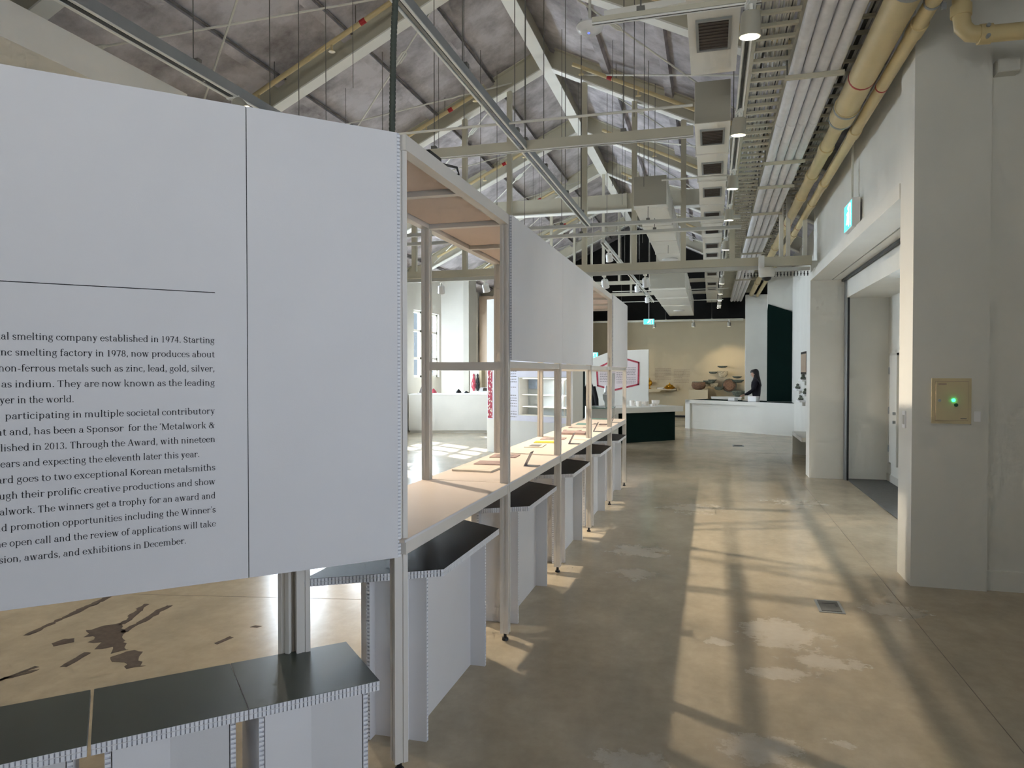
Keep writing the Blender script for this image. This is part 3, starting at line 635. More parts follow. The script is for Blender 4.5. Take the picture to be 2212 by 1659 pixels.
for k in range(5):
    y0, y1 = PY[k]+.025, PY[k+1]-.025; ym = (PY[k]+PY[k+1])/2
    for x in (XF, XB):
        build('top_rail', MB().box(x-.025, x+.025, y0, y1, 2.47, 2.53), FRAME, fr)
        build('table_rail', MB().box(x-.022, x+.022, y0, y1, .88, .93), FRAME, fr)
        if k in (1, 2, 4): build('middle_rail', MB().box(x-.018, x+.018, y0, y1, 1.625, 1.665), FRAME, fr)
    if k == 3: build('middle_rail', MB().box(XF-.018, XF+.018, y0, y1, 1.625, 1.665), FRAME, fr)
    build('top_rail', MB().box(XB+.025, XF-.025, ym-.022, ym+.022, 2.47, 2.53), FRAME, fr)
    for a, b in ((y0, ym-.022), (ym+.022, y1)):
        build('roof_panel', MB().box(XB+.034, XF-.034, a+.010, b-.010, 2.495, 2.51), PINK, fr)
        build('roof_shadow_gap', MB().box(XB+.022, XF-.022, a, b, 2.506, 2.52), BLACK, fr)
    build('table_panel', MB().box(XB-.024, XF+.024, PY[k]+.004, PY[k+1]-.004, .93, .942), TABLE, fr)
    build('panel_seam', MB().box(XB-.02, XF+.02, PY[k+1]-.004, PY[k+1]+.004, .925, .936), BLACK, fr)
    build('edge_strip', MB().box(XF+.0245, XF+.027, PY[k]+.004, PY[k+1]-.004, .931, .941), BOARD, fr)
tag(build('adapter_box', MB().box(XF-.06, XF, 2.88, 3.02, 2.531, 2.565), BLACK), 'small black adapter box lying on the counter roof rail', 'adapter')
tag(build('power_cable', MB().tube([(XF-.03, 3.02, 2.55), (XF-.01, 3.1, 2.56), (XF, 3.22, 2.58), (XF-.01, 3.28, 2.565), (XF-.03, 3.22, 2.545), (XF-.05, 3.1, 2.54), (XF-.05, 3.5, 2.537)], .006, 8), BLACK, smooth=True), 'looped black power cable on the counter roof rail', 'cable')

# generic honeycomb board: polygon in (u,v), thickness t along w; liners, recessed core and cell walls at the rim
def board(parent, name, poly, o, u, v, t, face_mat=BOARD, top_mat=None, pitch=.014, rim=True):
    o, u, v = Vector(o), Vector(u), Vector(v); n = u.cross(v).normalized()
    cx = sum(p[0] for p in poly)/len(poly); cy = sum(p[1] for p in poly)/len(poly)
    ins = [(cx+(a-cx)*(1-.007/max(.05, math.hypot(a-cx, b-cy))), cy+(b-cy)*(1-.007/max(.05, math.hypot(a-cx, b-cy)))) for a, b in poly]
    body = build(name, MB().fprism(poly, o, u, v, n*.0013).fprism(poly, o+n*(t-.0013), u, v, n*.0013), face_mat, parent)
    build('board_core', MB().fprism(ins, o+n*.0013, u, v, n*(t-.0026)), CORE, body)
    if rim:
        g = MB(); k = len(poly)
        for i in range(k):
            a = Vector(poly[i]); b = Vector(poly[(i+1) % k]); L_ = (b-a).length; m = max(1, int(L_/pitch)); d = (b-a)/L_; nn = Vector((-d.y, d.x))
            if (Vector((cx, cy))-a).dot(nn) < 0: nn = -nn
            for j in range(m):
                p = a+d*(j+.5)*L_/m; q = p+nn*.009; jit = 0
                P, Q = o+u*p.x+v*p.y+n*t/2, o+u*(q.x+d.x*jit)+v*(q.y+d.y*jit)+n*t/2
                g.obox((P+Q)/2, (Q-P).normalized(), (u*d.x+v*d.y), n, (Q-P).length, .0095, t-.0026)
        build('honeycomb_edge', g, PAPERW, body, kind='stuff')
    if top_mat: build('laminate', MB().fprism(poly, o+n*t, u, v, n*.0012), top_mat, body)
    return body
# upper front boards of the counter
for k, lab in ((1, None), (2, None), (4, None)):
    board(fr, 'front_board', [(0, 0), (1.496, 0), (1.496, .86), (0, .86)], (XF+.0255, PY[k]+.002, 1.67), (0, 1, 0), (0, 0, 1), .015, BOARD, pitch=.016)

# ------------------------------------------------------------------ serif lettering drawn from strokes
T_, t_, XH, CH, AS, DS = .088, .036, .46, .65, .70, -.20
def _q(*p): return [list(p)]
class GL:                                            # collects polygons in em units
    def __init__(s): s.p = []
    def v(s, x, y0, y1, w_=T_): s.p.append([(x-w_/2, y0), (x+w_/2, y0), (x+w_/2, y1), (x-w_/2, y1)]); return s
    def h(s, y, x0, x1, w_=t_): s.p.append([(x0, y-w_/2), (x1, y-w_/2), (x1, y+w_/2), (x0, y+w_/2)]); return s
    def l(s, x0, y0, x1, y1, w_): s.p.append([(x0-w_/2, y0), (x0+w_/2, y0), (x1+w_/2, y1), (x1-w_/2, y1)]); return s
    def f(s, x, y=0.0, a=.085, b=.085):              # slab serif with its bottom or top at y
        hgt = .03; y0, y1 = (y, y+hgt) if y <= 0.02 and y > DS+.1 or y == DS else (y-hgt, y)
        s.p.append([(x-a, y0), (x+b, y0), (x+b, y1), (x-a, y1)]); return s
    def fl(s, x, y):                                 # flag serif at the top left of a stem
        s.p.append([(x-.10, y-.045), (x+.0, y-.055), (x+T_/2, y), (x+.01, y), (x-.10, y-.018)]); return s
    def a(s, cx, cy, rx, ry, a0, a1, T=T_, t=t_, n=14):
        o = []; i_ = []
        for k in range(n+1):
            g = radians(a0+(a1-a0)*k/n); o.append((cx+(rx+T/2)*cos(g), cy+(ry+t/2)*sin(g))); i_.append((cx+(rx-T/2)*cos(g), cy+(ry-t/2)*sin(g)))
        for k in range(n): s.p.append([o[k], o[k+1], i_[k+1], i_[k]])
        return s
    def d(s, x, y, r=.055): s.p.append([(x+r*cos(2*pi*k/10), y+r*sin(2*pi*k/10)) for k in range(10)]); return s
def bowl(g, cx, w_=.19): return g.a(cx, XH/2, w_-T_/2, XH/2-t_/2+.005, 0, 360, n=24)
def glyphs():
    G = {}
    def put(c, w_, g): G[c] = (w_, g.p)
    R = .155
    put('o', .52, bowl(GL(), .26, .235))
    put('n', .585, GL().v(.13, 0, XH).fl(.13, XH).f(.13).a(.285, .285, R, .165, 0, 150, T_).v(.44, 0, .29).f(.44))
    put('m', .88, GL().v(.13, 0, XH).fl(.13, XH).f(.13).a(.28, .285, .15, .165, 0, 150).v(.43, 0, .29).f(.43).a(.58, .285, .15, .165, 0, 150).v(.73, 0, .29).f(.73))
    put('h', .585, GL().v(.13, 0, AS).fl(.13, AS).f(.13).a(.285, .285, R, .165, 0, 150).v(.44, 0, .29).f(.44))
    put('u', .585, GL().v(.13, .17, XH).fl(.13, XH).a(.285, .175, R, .165, 180, 330).v(.44, 0, XH).fl(.44, XH).f(.47, 0, .02, .06))
    put('r', .42, GL().v(.13, 0, XH).fl(.13, XH).f(.13, 0, .085, .10).a(.30, .27, .16, .17, 60, 160).d(.37, .40, .048))
    put('i', .29, GL().v(.145, 0, XH).fl(.145, XH).f(.145).d(.14, .61, .052))
    put('l', .29, GL().v(.145, 0, AS).fl(.145, AS).f(.145))
    put('t', .35, GL().v(.15, .09, .58, T_).p and GL().v(.15, .1, .52).l(.13, .46, .155, .60, .06).h(XH-.018, .03, .30).a(.245, .11, .095, .10, 180, 320))
    put('f', .33, GL().v(.14, 0, .54).f(.14, 0, .085, .10).h(XH-.018, .03, .30).a(.26, .53, .12, .155, 55, 180).d(.325, .655, .042))
    put('e', .48, GL().a(.25, .23, .19, .215, 55, 322, n=20).a(.25, .23, .19, .215, 0, 60, .07).h(.255, .10, .455))
    put('c', .46, GL().a(.25, .23, .19, .215, 60, 318, n=20).d(.36, .375, .05))
    put('a', .50, GL().v(.37, .08, .32).a(.24, .31, .13, .135, 0, 150, .075).d(.13, .345, .046).a(.22, .13, .14, .115, 80, 350, .08).h(.255, .22, .36).a(.44, .07, .07, .065, 180, 300, .07))
    put('s', .42, GL().a(.205, .335, .125, .112, 20, 255, .075).a(.215, .125, .13, .115, -160, 75, .08).l(.12, .29, .30, .165, .10).v(.345, .33, .42, .028).v(.07, .04, .14, .028))
    put('d', .58, GL().v(.43, .03, AS).fl(.43, AS).f(.47, 0, .03, .065).v(.43, 0, .1).a(.26, .23, .175, .213, 40, 320, n=20))
    put('b', .56, GL().v(.13, .02, AS).fl(.13, AS).a(.30, .23, .17, .213, -140, 140, n=20))
    put('p', .57, GL().v(.13, DS, XH).fl(.13, XH).f(.13, DS).a(.30, .23, .17, .213, -140, 140, n=20))
    put('q', .57, GL().v(.43, DS, XH).f(.43, DS).a(.26, .23, .17, .213, 40, 320, n=20))
    put('g', .51, GL().a(.23, .305, .135, .138, 0, 360, .08, n=20).h(.432, .30, .48, .04).a(.15, .15, .05, .05, 90, 270, .05).h(.09, .15, .34, .06).a(.34, .0, .07, .085, -70, 90, .07).a(.24, -.09, .18, .10, 150, 350, .06).a(.16, .0, .09, .08, 120, 230, .05))
    put('k', .55, GL().v(.13, 0, AS).fl(.13, AS).f(.13).l(.19, .20, .40, .43, .05).l(.43, .02, .27, .27, .10).f(.46, 0, .10, .09).f(.40, XH, .09, .09))
    put('v', .52, GL().l(.27, 0, .12, .44, .10).l(.27, 0, .40, .44, .042).f(.12, XH, .10, .10).f(.41, XH, .09, .08))
    put('y', .52, GL().l(.28, 0, .12, .44, .10).l(.19, -.14, .40, .44, .045).f(.12, XH, .10, .10).f(.41, XH, .09, .08).d(.14, -.15, .05))
    put('w', .78, GL().l(.25, 0, .12, .44, .095).l(.25, 0, .38, .44, .042).l(.52, 0, .39, .44, .095).l(.52, 0, .65, .44, .042).f(.12, XH, .10, .10).f(.39, XH, .08, .06).f(.66, XH, .08, .08))
    put('x', .53, GL().l(.40, .02, .12, .44, .095).l(.12, .02, .40, .44, .042).f(.12, XH, .09, .09).f(.40, XH, .08, .08).f(.12, 0, .08, .08).f(.41, 0, .09, .09))
    put('z', .47, GL().h(XH-.02, .06, .42, .04).h(.02, .06, .42, .04).l(.12, .02, .36, .44, .085).v(.07, .35, .45, .03).v(.41, .02, .12, .03))
    put('j', .29, GL().v(.15, -.08, XH).fl(.15, XH).a(.06, -.08, .09, .11, -90, 0).d(.145, .61, .052))
    put('S', .52, GL().a(.25, .475, .155, .158, 20, 255, .085).a(.26, .175, .165, .16, -160, 75, .09).l(.14, .41, .36, .235, .12).v(.42, .45, .60, .03).v(.07, .05, .20, .03))
    put('T', .62, GL().v(.31, 0, CH, .095).f(.31, 0, .10, .10).h(CH-.02, .04, .58, .04).v(.055, .50, .64, .03).v(.565, .50, .64, .03))
    put('M', .86, GL().v(.13, 0, CH, .045).f(.13, 0, .08, .08).v(.71, 0, CH, .095).f(.71, 0, .10, .10).l(.41, .02, .15, CH, .10).l(.41, .02, .69, CH, .045).f(.13, CH, .09, .04).f(.72, CH, .04, .09))
    put('A', .66, GL().l(.10, 0, .33, CH, .045).l(.55, 0, .33, CH, .10).h(.22, .20, .47, .036).f(.10, 0, .085, .085).f(.55, 0, .10, .09))
    put('K', .67, GL().v(.15, 0, CH, .095).f(.15, 0, .10, .10).f(.15, CH, .10, .10).l(.20, .27, .50, .63, .05).l(.55, .02, .31, .38, .11).f(.56, 0, .11, .09).f(.50, CH, .09, .09))
    put('W', .98, GL().l(.30, 0, .12, .63, .10).l(.30, 0, .48, .63, .045).l(.66, 0, .48, .63, .10).l(.66, 0, .84, .63, .045).f(.12, CH, .11, .10).f(.48, CH, .08, .06).f(.85, CH, .09, .09))
    put('D', .68, GL().v(.15, 0, CH, .095).h(.018, .06, .34).h(CH-.018, .06, .34).a(.33, CH/2, .235, CH/2-.018, -90, 90, .095, n=18))
    put('1', .45, GL().v(.23, 0, .63, .085).f(.23, 0, .12, .12).l(.11, .53, .22, .62, .06))
    put('9', .50, GL().a(.25, .42, .155, .205, 0, 360, .085, n=22).a(.17, .42, .235, .42, -75, 0, .085))
    put('7', .48, GL().h(.60, .06, .44, .055).l(.19, 0, .41, .61, .085).v(.07, .52, .62, .03))
    put('4', .51, GL().v(.35, 0, .63, .085).h(.19, .04, .47, .045).l(.06, .19, .33, .62, .045).f(.35, 0, .08, .08))
    put('8', .50, GL().a(.25, .475, .135, .15, 0, 360, .075, n=20).a(.25, .17, .16, .165, 0, 360, .085, n=20))
    put('2', .48, GL().a(.23, .46, .155, .165, -30, 165, .085).l(.08, .04, .36, .40, .07).h(.035, .06, .43, .07))
    put('0', .51, GL().a(.255, .32, .165, .31, 0, 360, .085, n=24))
    put('3', .48, GL().a(.22, .47, .145, .155, -80, 155, .08).a(.22, .165, .165, .165, -160, 85, .085))
    put('.', .24, GL().d(.12, .05, .056))
    put(',', .24, GL().d(.12, .05, .056).l(.08, -.12, .15, .06, .045))
    put("'", .20, GL().d(.10, .63, .045).l(.07, .50, .13, .64, .04))
    put('-', .36, GL().h(.22, .06, .30, .05))
    put('&', .74, GL().a(.30, .50, .12, .135, 0, 360, .07, n=18).a(.27, .17, .18, .165, 60, 340, .09, n=18).l(.58, .0, .27, .47, .10).l(.46, .10, .60, .36, .042).f(.60, .40, .10, .08))
    put(' ', .24, GL())
    return G
GLY = glyphs()
def text_polys(s_, em):
    x = 0; out = []
    for ch in s_:
        w_, ps = GLY[ch]
        out += [[((x+a)*em, b*em) for a, b in p] for p in ps]; x += w_
    return x*em, out

# ================================================================== TEXT PANEL (45 degrees to the counter)
P0 = Vector((-1.18, 2.548, 0)); DD = Vector((-1, -1, 0)).normalized(); NN = Vector((1, -1, 0)).normalized()
ip = wthing('text_panel', 'large white panel printed with black English text about a smelting company', 'information panel', (-1.6, 2.1, .873))
TZ0, TZ1 = .873, 2.53
for s0, s1 in ((.0, .5535), (.5565, 2.30)):
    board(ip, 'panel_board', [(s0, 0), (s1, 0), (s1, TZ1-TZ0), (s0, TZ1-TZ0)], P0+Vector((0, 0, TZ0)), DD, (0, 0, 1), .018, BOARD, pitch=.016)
build('panel_rule', MB().fprism([(.660, 1.8722), (1.62, 1.8762), (1.62, 1.8790), (.660, 1.8750)], P0+NN*.0004, DD, (0, 0, 1), NN*.0006), INK, ip)
build('seam', MB().fprism([(.5537, TZ0), (.5563, TZ0), (.5563, TZ1), (.5537, TZ1)], P0-NN*.008, DD, (0, 0, 1), NN*.007), BLACK, ip)
g = MB(); g2 = MB()
for k in range(int((TZ1-TZ0)/.014)):
    z = TZ0+.007+k*.014; g.fprism([(-.013, z-.0045), (-.001, z-.0045), (-.001, z+.0045), (-.013, z+.0045)], P0-NN*.002, DD, (0, 0, 1), -NN*.014)
build('honeycomb_edge', g, PAPERW, ip, kind='stuff')
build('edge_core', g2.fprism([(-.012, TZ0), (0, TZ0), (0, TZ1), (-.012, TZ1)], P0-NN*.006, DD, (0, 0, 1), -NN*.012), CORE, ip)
# (text of the line, distance of the anchor word from the corner, right end, baseline)
EM = .0322; RE = .662
LINES = [("metal |smelting company established in 1974. Starting", 1.2356, RE), ("zinc |smelting factory in 1978, now produces about", 1.2288, RE), ("non-ferrous |metals such as zinc, lead, gold, silver,", 1.1179, RE),
         ("as |indium. They are now known as the leading", 1.2306, RE), ("player |in the world.", 1.2247, 1.076), ("|participating in multiple societal contributory", 1.256, RE),
         ("nt |and, has been a Sponsor  for the 'Metalwork &", 1.2458, RE), ("established |in 2013. Through the Award, with nineteen", 1.1878, RE), ("years |and expecting the eleventh later this year.", 1.2127, .7118),
         ("Award |goes to two exceptional Korean metalsmiths", 1.2285, RE), ("through |their prolific creative productions and show", 1.2185, RE), ("metalwork. |The winners get a trophy for an award and", 1.1754, RE),
         ("and |promotion opportunities including the Winner's", 1.2461, RE), ("the |open call and the review of applications will take", 1.2485, RE), ("sion, |awards, and exhibitions in December.", 1.2119, .7552)]
for i, (s_, sa, se) in enumerate(LINES):
    zb = 1.6995-i*.04865; pre, main = s_.split('|'); words = main.split(' '); words = [q for q in words]
    ws = [text_polys(q, EM) for q in words]; tot = sum(q[0] for q in ws); gap = (sa-se-tot)/max(1, len(ws)-1); k = 1.0
    if gap < .2*EM: k = (sa-se-.2*EM*(len(ws)-1))/tot; gap = .2*EM
    g = MB(); x = 0.0
    def put_word(polys, x, k):
        for p in polys:
            P = [P0+NN*.0008+DD*(sa-(x+a*k))+Vector((0, 0, zb+b)) for a, b in p]; g.add(P, [tuple(range(len(P)))])
    for (w_, polys) in ws: put_word(polys, x, k); x += w_*k+gap
    pw = [q for q in pre.strip().split(' ') if q]
    x = 0.0
    for q in reversed(pw):
        w_, polys = text_polys(q, EM); x -= w_*k+gap; put_word(polys, x, k)
    build('text_line', g, INK, ip)
# rear frame of the text panel
for s in (.62, 1.9):
    p = P0+DD*s-NN*.06; post(ip, p.x, p.y, .9, 2.5, pi/4, False)
build('rear_rail', MB().bar(P0+DD*.05-NN*.05+Vector((0, 0, 2.48)), P0+DD*2.3-NN*.05+Vector((0, 0, 2.48)), .04, .05), FRAME, ip)
build('rear_rail', MB().bar(P0+DD*.05-NN*.05+Vector((0, 0, .92)), P0+DD*2.3-NN*.05+Vector((0, 0, .92)), .04, .05), FRAME, ip)
post(fr, -1.625, 2.575, .045, 2.53, pi/4, w_=.055)

# ================================================================== TRAPEZOID STOOLS UNDER THE COUNTER
def trap_stool():
    t = thing('trapezoid_stool', 's', 'stool')
    H = .75; tp = [(-.17, -.71), (.33, -.41), (.33, .42), (-.17, .73)]
    b = board(t, 'seat_board', tp, (0, 0, H-.032), (1, 0, 0), (0, 1, 0), .016)
    b2 = board(t, 'seat_board', tp, (0, 0, H-.0155), (1, 0, 0), (0, 1, 0), .0155-.0012, BOARD, LAMIN2)
    hl = H-.032
    for x in (.17, .01): board(t, 'leg_board', [(-.49, 0), (.45, 0), (.45, hl), (-.49, hl)], (x-.008, .0+.0, 0), (0, 1, 0), (0, 0, 1), .016, pitch=.016)
    for y in (-.43, .39): board(t, 'leg_board', [(-.05 if y < 0 else -.14, 0), (.262, 0), (.262, hl), (-.05 if y < 0 else -.14, hl)], (0, y+.008, 0), (1, 0, 0), (0, 0, 1), .016, pitch=.016)
    return t
st = trap_stool(); SN = ['nearest', 'second nearest', 'third from the front', 'fourth from the front', 'farthest']
for k in range(5):
    o = st if k == 0 else copy_tree(st)
    tag(o, 'white board stool with black trapezoid top under the counter, %s' % SN[k], 'stool', 'trapezoid stools under the counter'); o.location = (-1.44, 3.27+1.5*k, 0)

# ================================================================== LOW STOOLS BELOW THE TEXT PANEL
BZ = .45
def bench_stool():
    t = thing('bench_stool', 's', 'stool'); L_, D_ = .462, .44      # local x along the row, y backwards
    tp = [(0, 0), (L_, 0), (L_, D_), (0, D_)]
    board(t, 'seat_board', tp, (0, 0, BZ-.036), (1, 0, 0), (0, 1, 0), .018)
    board(t, 'seat_board', tp, (0, 0, BZ-.0175), (1, 0, 0), (0, 1, 0), .0175-.0012, BOARD, LAMIN)
    hl = BZ-.036
    board(t, 'leg_board', [(.05, 0), (.42, 0), (.42, hl), (.05, hl)], (0, .36, 0), (1, 0, 0), (0, 0, 1), .018, pitch=.016)
    for A, B in (((.054, .052), (.225, .085)), ((.225, .085), (.408, .052))):
        e = Vector((B[0]-A[0], B[1]-A[1], 0)); board(t, 'leg_board', [(0, 0), (e.length, 0), (e.length, hl), (0, hl)], (A[0], A[1], 0), e.normalized(), (0, 0, 1), .018, rim=False)
    for x in (.036, .408): board(t, 'leg_board', [(.03, 0), (.40, 0), (.40, hl), (.03, hl)], (x, 0, 0), (0, 1, 0), (0, 0, 1), .018, pitch=.016)
    # slanted inner board that folds the front into two planes
    return t
bs = bench_stool(); BL = ['rightmost of the row', 'middle of the row', 'leftmost of the row', 'beyond the left picture edge']
ang = pi/4; u = Vector((cos(ang), sin(ang), 0))
rc = Vector((-1.184, 2.40, 0))
for k, off in enumerate((-.465, -.93, -1.403)):
    o = bs if k == 0 else copy_tree(bs)
    tag(o, 'low white stool with dark green top below the text panel, %s' % BL[k], 'stool', 'low stools below the text panel')
    o.location = rc+u*off; o.rotation_euler = (0, 0, ang)

# ================================================================== LEAFLETS AND HOLDERS ON THE COUNTER
TZ = .942
def sheet(name, label, cat, q, th, m, extra=None, group='printed matter on the counter'):
    t = wthing(name, label, cat, (sum(p[0] for p in q)/4, sum(p[1] for p in q)/4, TZ), group)
    build('cover', MB().prism(q, TZ+.0005, TZ+th), m, t)
    c = (sum(p[0] for p in q)/4, sum(p[1] for p in q)/4); s = .62
    build('print', MB().prism([(c[0]+(x-c[0])*s, c[1]+(y-c[1])*s) for x, y in q], TZ+th, TZ+th+.0006), extra or INKG, t)
    return t
sheet('leaflet', 'large cream folded leaflet lying nearest on the counter', 'leaflet', [(-1.66, 4.43), (-1.63, 4.67), (-1.38, 4.64), (-1.385, 4.42)], .012, PAPER, PAPER)
sheet('booklet', 'mauve brown booklet behind the cream leaflet', 'booklet', [(-1.63, 4.79), (-1.645, 4.98), (-1.44, 5.0), (-1.42, 4.80)], .006, PAPER2, PAPER2)
sheet('brochure', 'brochure with a dark photo near the second post', 'brochure', [(-1.645, 5.21), (-1.67, 5.44), (-1.46, 5.44), (-1.445, 5.24)], .005, PAPER2, PHOTO)
sheet('leaflet', 'open pale leaflet in front of the yellow card', 'leaflet', [(-1.575, 5.99), (-1.59, 6.25), (-1.44, 6.28), (-1.42, 6.0)], .006, PAPER, INKG)
sheet('card', 'bright yellow card lying on the counter', 'card', [(-1.59, 6.40), (-1.61, 6.57), (-1.42, 6.60), (-1.40, 6.43)], .004, YEL, YEL)
sheet('brochure', 'grey brochure just behind the yellow card', 'brochure', [(-1.61, 6.74), (-1.625, 6.94), (-1.39, 6.96), (-1.375, 6.76)], .006, PAPER2, PHOTO)
sheet('book', 'thick mauve book on the counter by the third post', 'book', [(-1.52, 7.33), (-1.55, 7.58), (-1.30, 7.61), (-1.275, 7.35)], .022, PAPER2, PAPER2)
sheet('leaflet', 'mauve leaflet behind the thick book', 'leaflet', [(-1.60, 7.80), (-1.615, 7.95), (-1.41, 7.96), (-1.42, 7.80)], .005, PAPER2, PAPER)
sheet('leaflet', 'narrow pale mauve leaflet before the fourth post', 'leaflet', [(-1.625, 8.24), (-1.63, 8.38), (-1.43, 8.38), (-1.42, 8.26)], .005, PAPER2, PAPER)
sheet('card', 'pale teal card by the fifth post', 'card', [(-1.635, 8.75), (-1.655, 9.05), (-1.54, 9.03), (-1.50, 8.74)], .004, TEAL, TEAL)
sheet('brochure', 'brochure with a grey picture beside the teal card', 'brochure', [(-1.45, 8.84), (-1.46, 9.05), (-1.38, 9.06), (-1.36, 8.83)], .006, PAPER, PHOTO)
sheet('booklet', 'small dark booklet near the far counter edge', 'booklet', [(-1.34, 8.76), (-1.35, 8.92), (-1.26, 8.91), (-1.25, 8.78)], .012, PHOTO, PAPER2)
sheet('card', 'long pale green card at the far end of the counter', 'card', [(-1.61, 9.82), (-1.62, 9.98), (-1.345, 9.99), (-1.335, 9.83)], .006, TEAL, TEAL)
for k, y in enumerate((4.80, 6.40, 7.81, 9.28)):
    t = thing('label_holder', 'bent grey label holder at the counter edge, %s from the front' % ORD[k], 'label holder', (-1.26, y, TZ), 0, 'bent label holders')
    build('base_plate', MB().box(0, .10, -.02, .07, 0, .003), GREYA, t)
    build('upright_plate', MB().fprism([(-.0, 0), (.05, .10), (.053, .10), (.004, 0)], (0, -.02, .003), (1, 0, 0), (0, 0, 1), (0, .09, 0)), GREYA, t)

# ================================================================== FAR EXHIBITS
# --- partition with text, floral strip and lit niche
A0 = Vector((-4.363, 13.66, 0)); D1 = Vector((1.42, -.74, 0)).normalized(); N1 = Vector((D1.y, -D1.x, 0)); ZU = Vector((0, 0, 1))
tp_ = wthing('text_partition', 'white partition with text, red floral strip and a lit niche', 'partition', A0)
SW = 2.2
def p1(mb, s0, s1, z0, z1, off, th): return mb.fprism([(s0, z0), (s1, z0), (s1, z1), (s0, z1)], A0+N1*off, D1, ZU, -N1*th)
m = MB(); p1(m, 0, .89, 0, 3.06, 0, .30); p1(m, 2.06, SW, 0, 3.06, 0, .30); p1(m, .89, 2.06, 0, .78, 0, .30); p1(m, .89, 2.06, 1.49, 3.06, 0, .30)
build('partition_body', m, WALL, tp_)
build('niche_back', p1(MB(), .89, 2.06, .78, 1.49, -.25, .03), NICHE, tp_)
m = MB(); p1(m, .02, .86, .66, 1.85, .004, .003); p1(m, .86, 2.18, .66, .765, .004, .003); p1(m, .86, 2.18, 1.505, 1.85, .004, .003)
build('poster_sheet', m, mat('pale_lilac_sheet', (226, 226, 238), .6, noise=.02), tp_)
build('floral_strip', p1(MB(), .03, .16, .68, 1.78, .006, .002), REDINK, tp_)
random.seed(5); fl = MB()
for k in range(60):
    s, z = random.uniform(.035, .15), random.uniform(.69, 1.77); fl.fprism([(s+.012*cos(q*pi/3), z+.02*sin(q*pi/3)) for q in range(6)], A0+N1*.0075, D1, ZU, -N1*.001)
build('floral_petal', fl, PAPER, tp_, kind='stuff')
for z in (.95, 1.18): 
    sh = build('niche_shelf', p1(MB(), .90, 2.05, z-.012, z, -.05, .2), WHITE, tp_)
    build('shelf_light', p1(MB(), .92, 2.03, z-.018, z-.013, -.06, .02), GLOWL, sh)
build('niche_light', p1(MB(), .92, 2.03, 1.47, 1.485, -.06, .02), GLOWL, tp_)
def textblock(parent, o, d, s0, s1, ztop, n, dz, nrm, m=INKG, hgt=.012, seed=1):
    random.seed(seed)
    for k in range(n):
        g = MB(); s = s0; end = s1 if k % 6 != 5 else s0+(s1-s0)*.55
        while s < end-.01:
            w_ = min(random.uniform(.02, .06), end-s); z = ztop-k*dz
            g.fprism([(s, z-hgt/2), (s+w_, z-hgt/2), (s+w_, z+hgt/2), (s, z+hgt/2)], o+nrm*.007, d, ZU, -nrm*.0008); s += w_+.014
        build('text_row', g, m, parent)
def heading(parent, body, o, d, s, z, nrm, size, m=INK):
    cu = bpy.data.curves.new('heading', 'FONT'); cu.body = body; cu.size = size; cu.extrude = .0004
    ob = bpy.data.objects.new('heading_text', cu); COL.objects.link(ob)
    mw = Matrix((( d.x, 0, nrm.x, 0), (d.y, 0, nrm.y, 0), (0, 1, 0, 0), (0, 0, 0, 1))); mw.translation = o+nrm*.008+d*s+ZU*z
    cu.materials.append(m); bpy.context.view_layer.update()
    me = bpy.data.meshes.new_from_object(ob.evaluated_get(bpy.context.evaluated_depsgraph_get())); me.transform(mw)
    o2 = bpy.data.objects.new('heading', me); COL.objects.link(o2); o2.parent = parent
    if parent.name in WORLD: o2.matrix_parent_inverse = Matrix.Translation(parent.location).inverted()
    bpy.data.objects.remove(ob); return o2
heading(tp_, '\ud68c\uc804\uc2dd', A0, D1, .26, 1.70, N1, .09)
heading(tp_, 'Revolution', A0, D1, .26, 1.23, N1, .075)
textblock(tp_, A0, D1, .26, .82, 1.62, 7, .052, N1, seed=2); textblock(tp_, A0, D1, .26, .82, 1.15, 9, .052, N1, seed=4)
build('wayfinding_arrow', p1(p1(p1(MB(), .20, .42, .47, .478, .003, .002), .20, .208, .47, .51, .003, .002), .36, .41, .50, .53, .003, .002), INK, tp_)
tag(build('framed_print', MB().fprism([(.93, 1.28), (1.15, 1.28), (1.15, 1.48), (.93, 1.48)], A0-N1*.235, D1, ZU, N1*.012), mat('blue_grey_print', (150, 168, 190), .3, noise=.15, nscale=8)), 'blue grey framed print inside the partition niche', 'picture')
for k in range(2):
    light('niche_lamp', 'AREA', A0+D1*1.5-N1*.1+ZU*(1.46 if k else 1.16), (0, 0, -1), 1.5, (1, .95, .88), shape='RECTANGLE', size=1.0, size_y=.05)
# --- green board case beyond the partition
t = wthing('green_board', 'dark green display board in a white surround behind the counter', 'display board', (-2.5, 13.8, 0))
gd = Vector((-.105, 1.6, 0)).normalized(); gn = Vector((gd.y, -gd.x, 0)); G0 = Vector((-2.46, 13.15, 0))
build('surround', MB().fprism([(-.1, 0), (1.75, 0), (1.75, 1.78), (-.1, 1.78)], G0-gn*.005, gd, ZU, -gn*.2), WALL, t)
build('green_face', MB().fprism([(0, .65), (1.6, .65), (1.6, 1.64), (0, 1.64)], G0+gn*.012, gd, ZU, -gn*.016), GREEN, t)
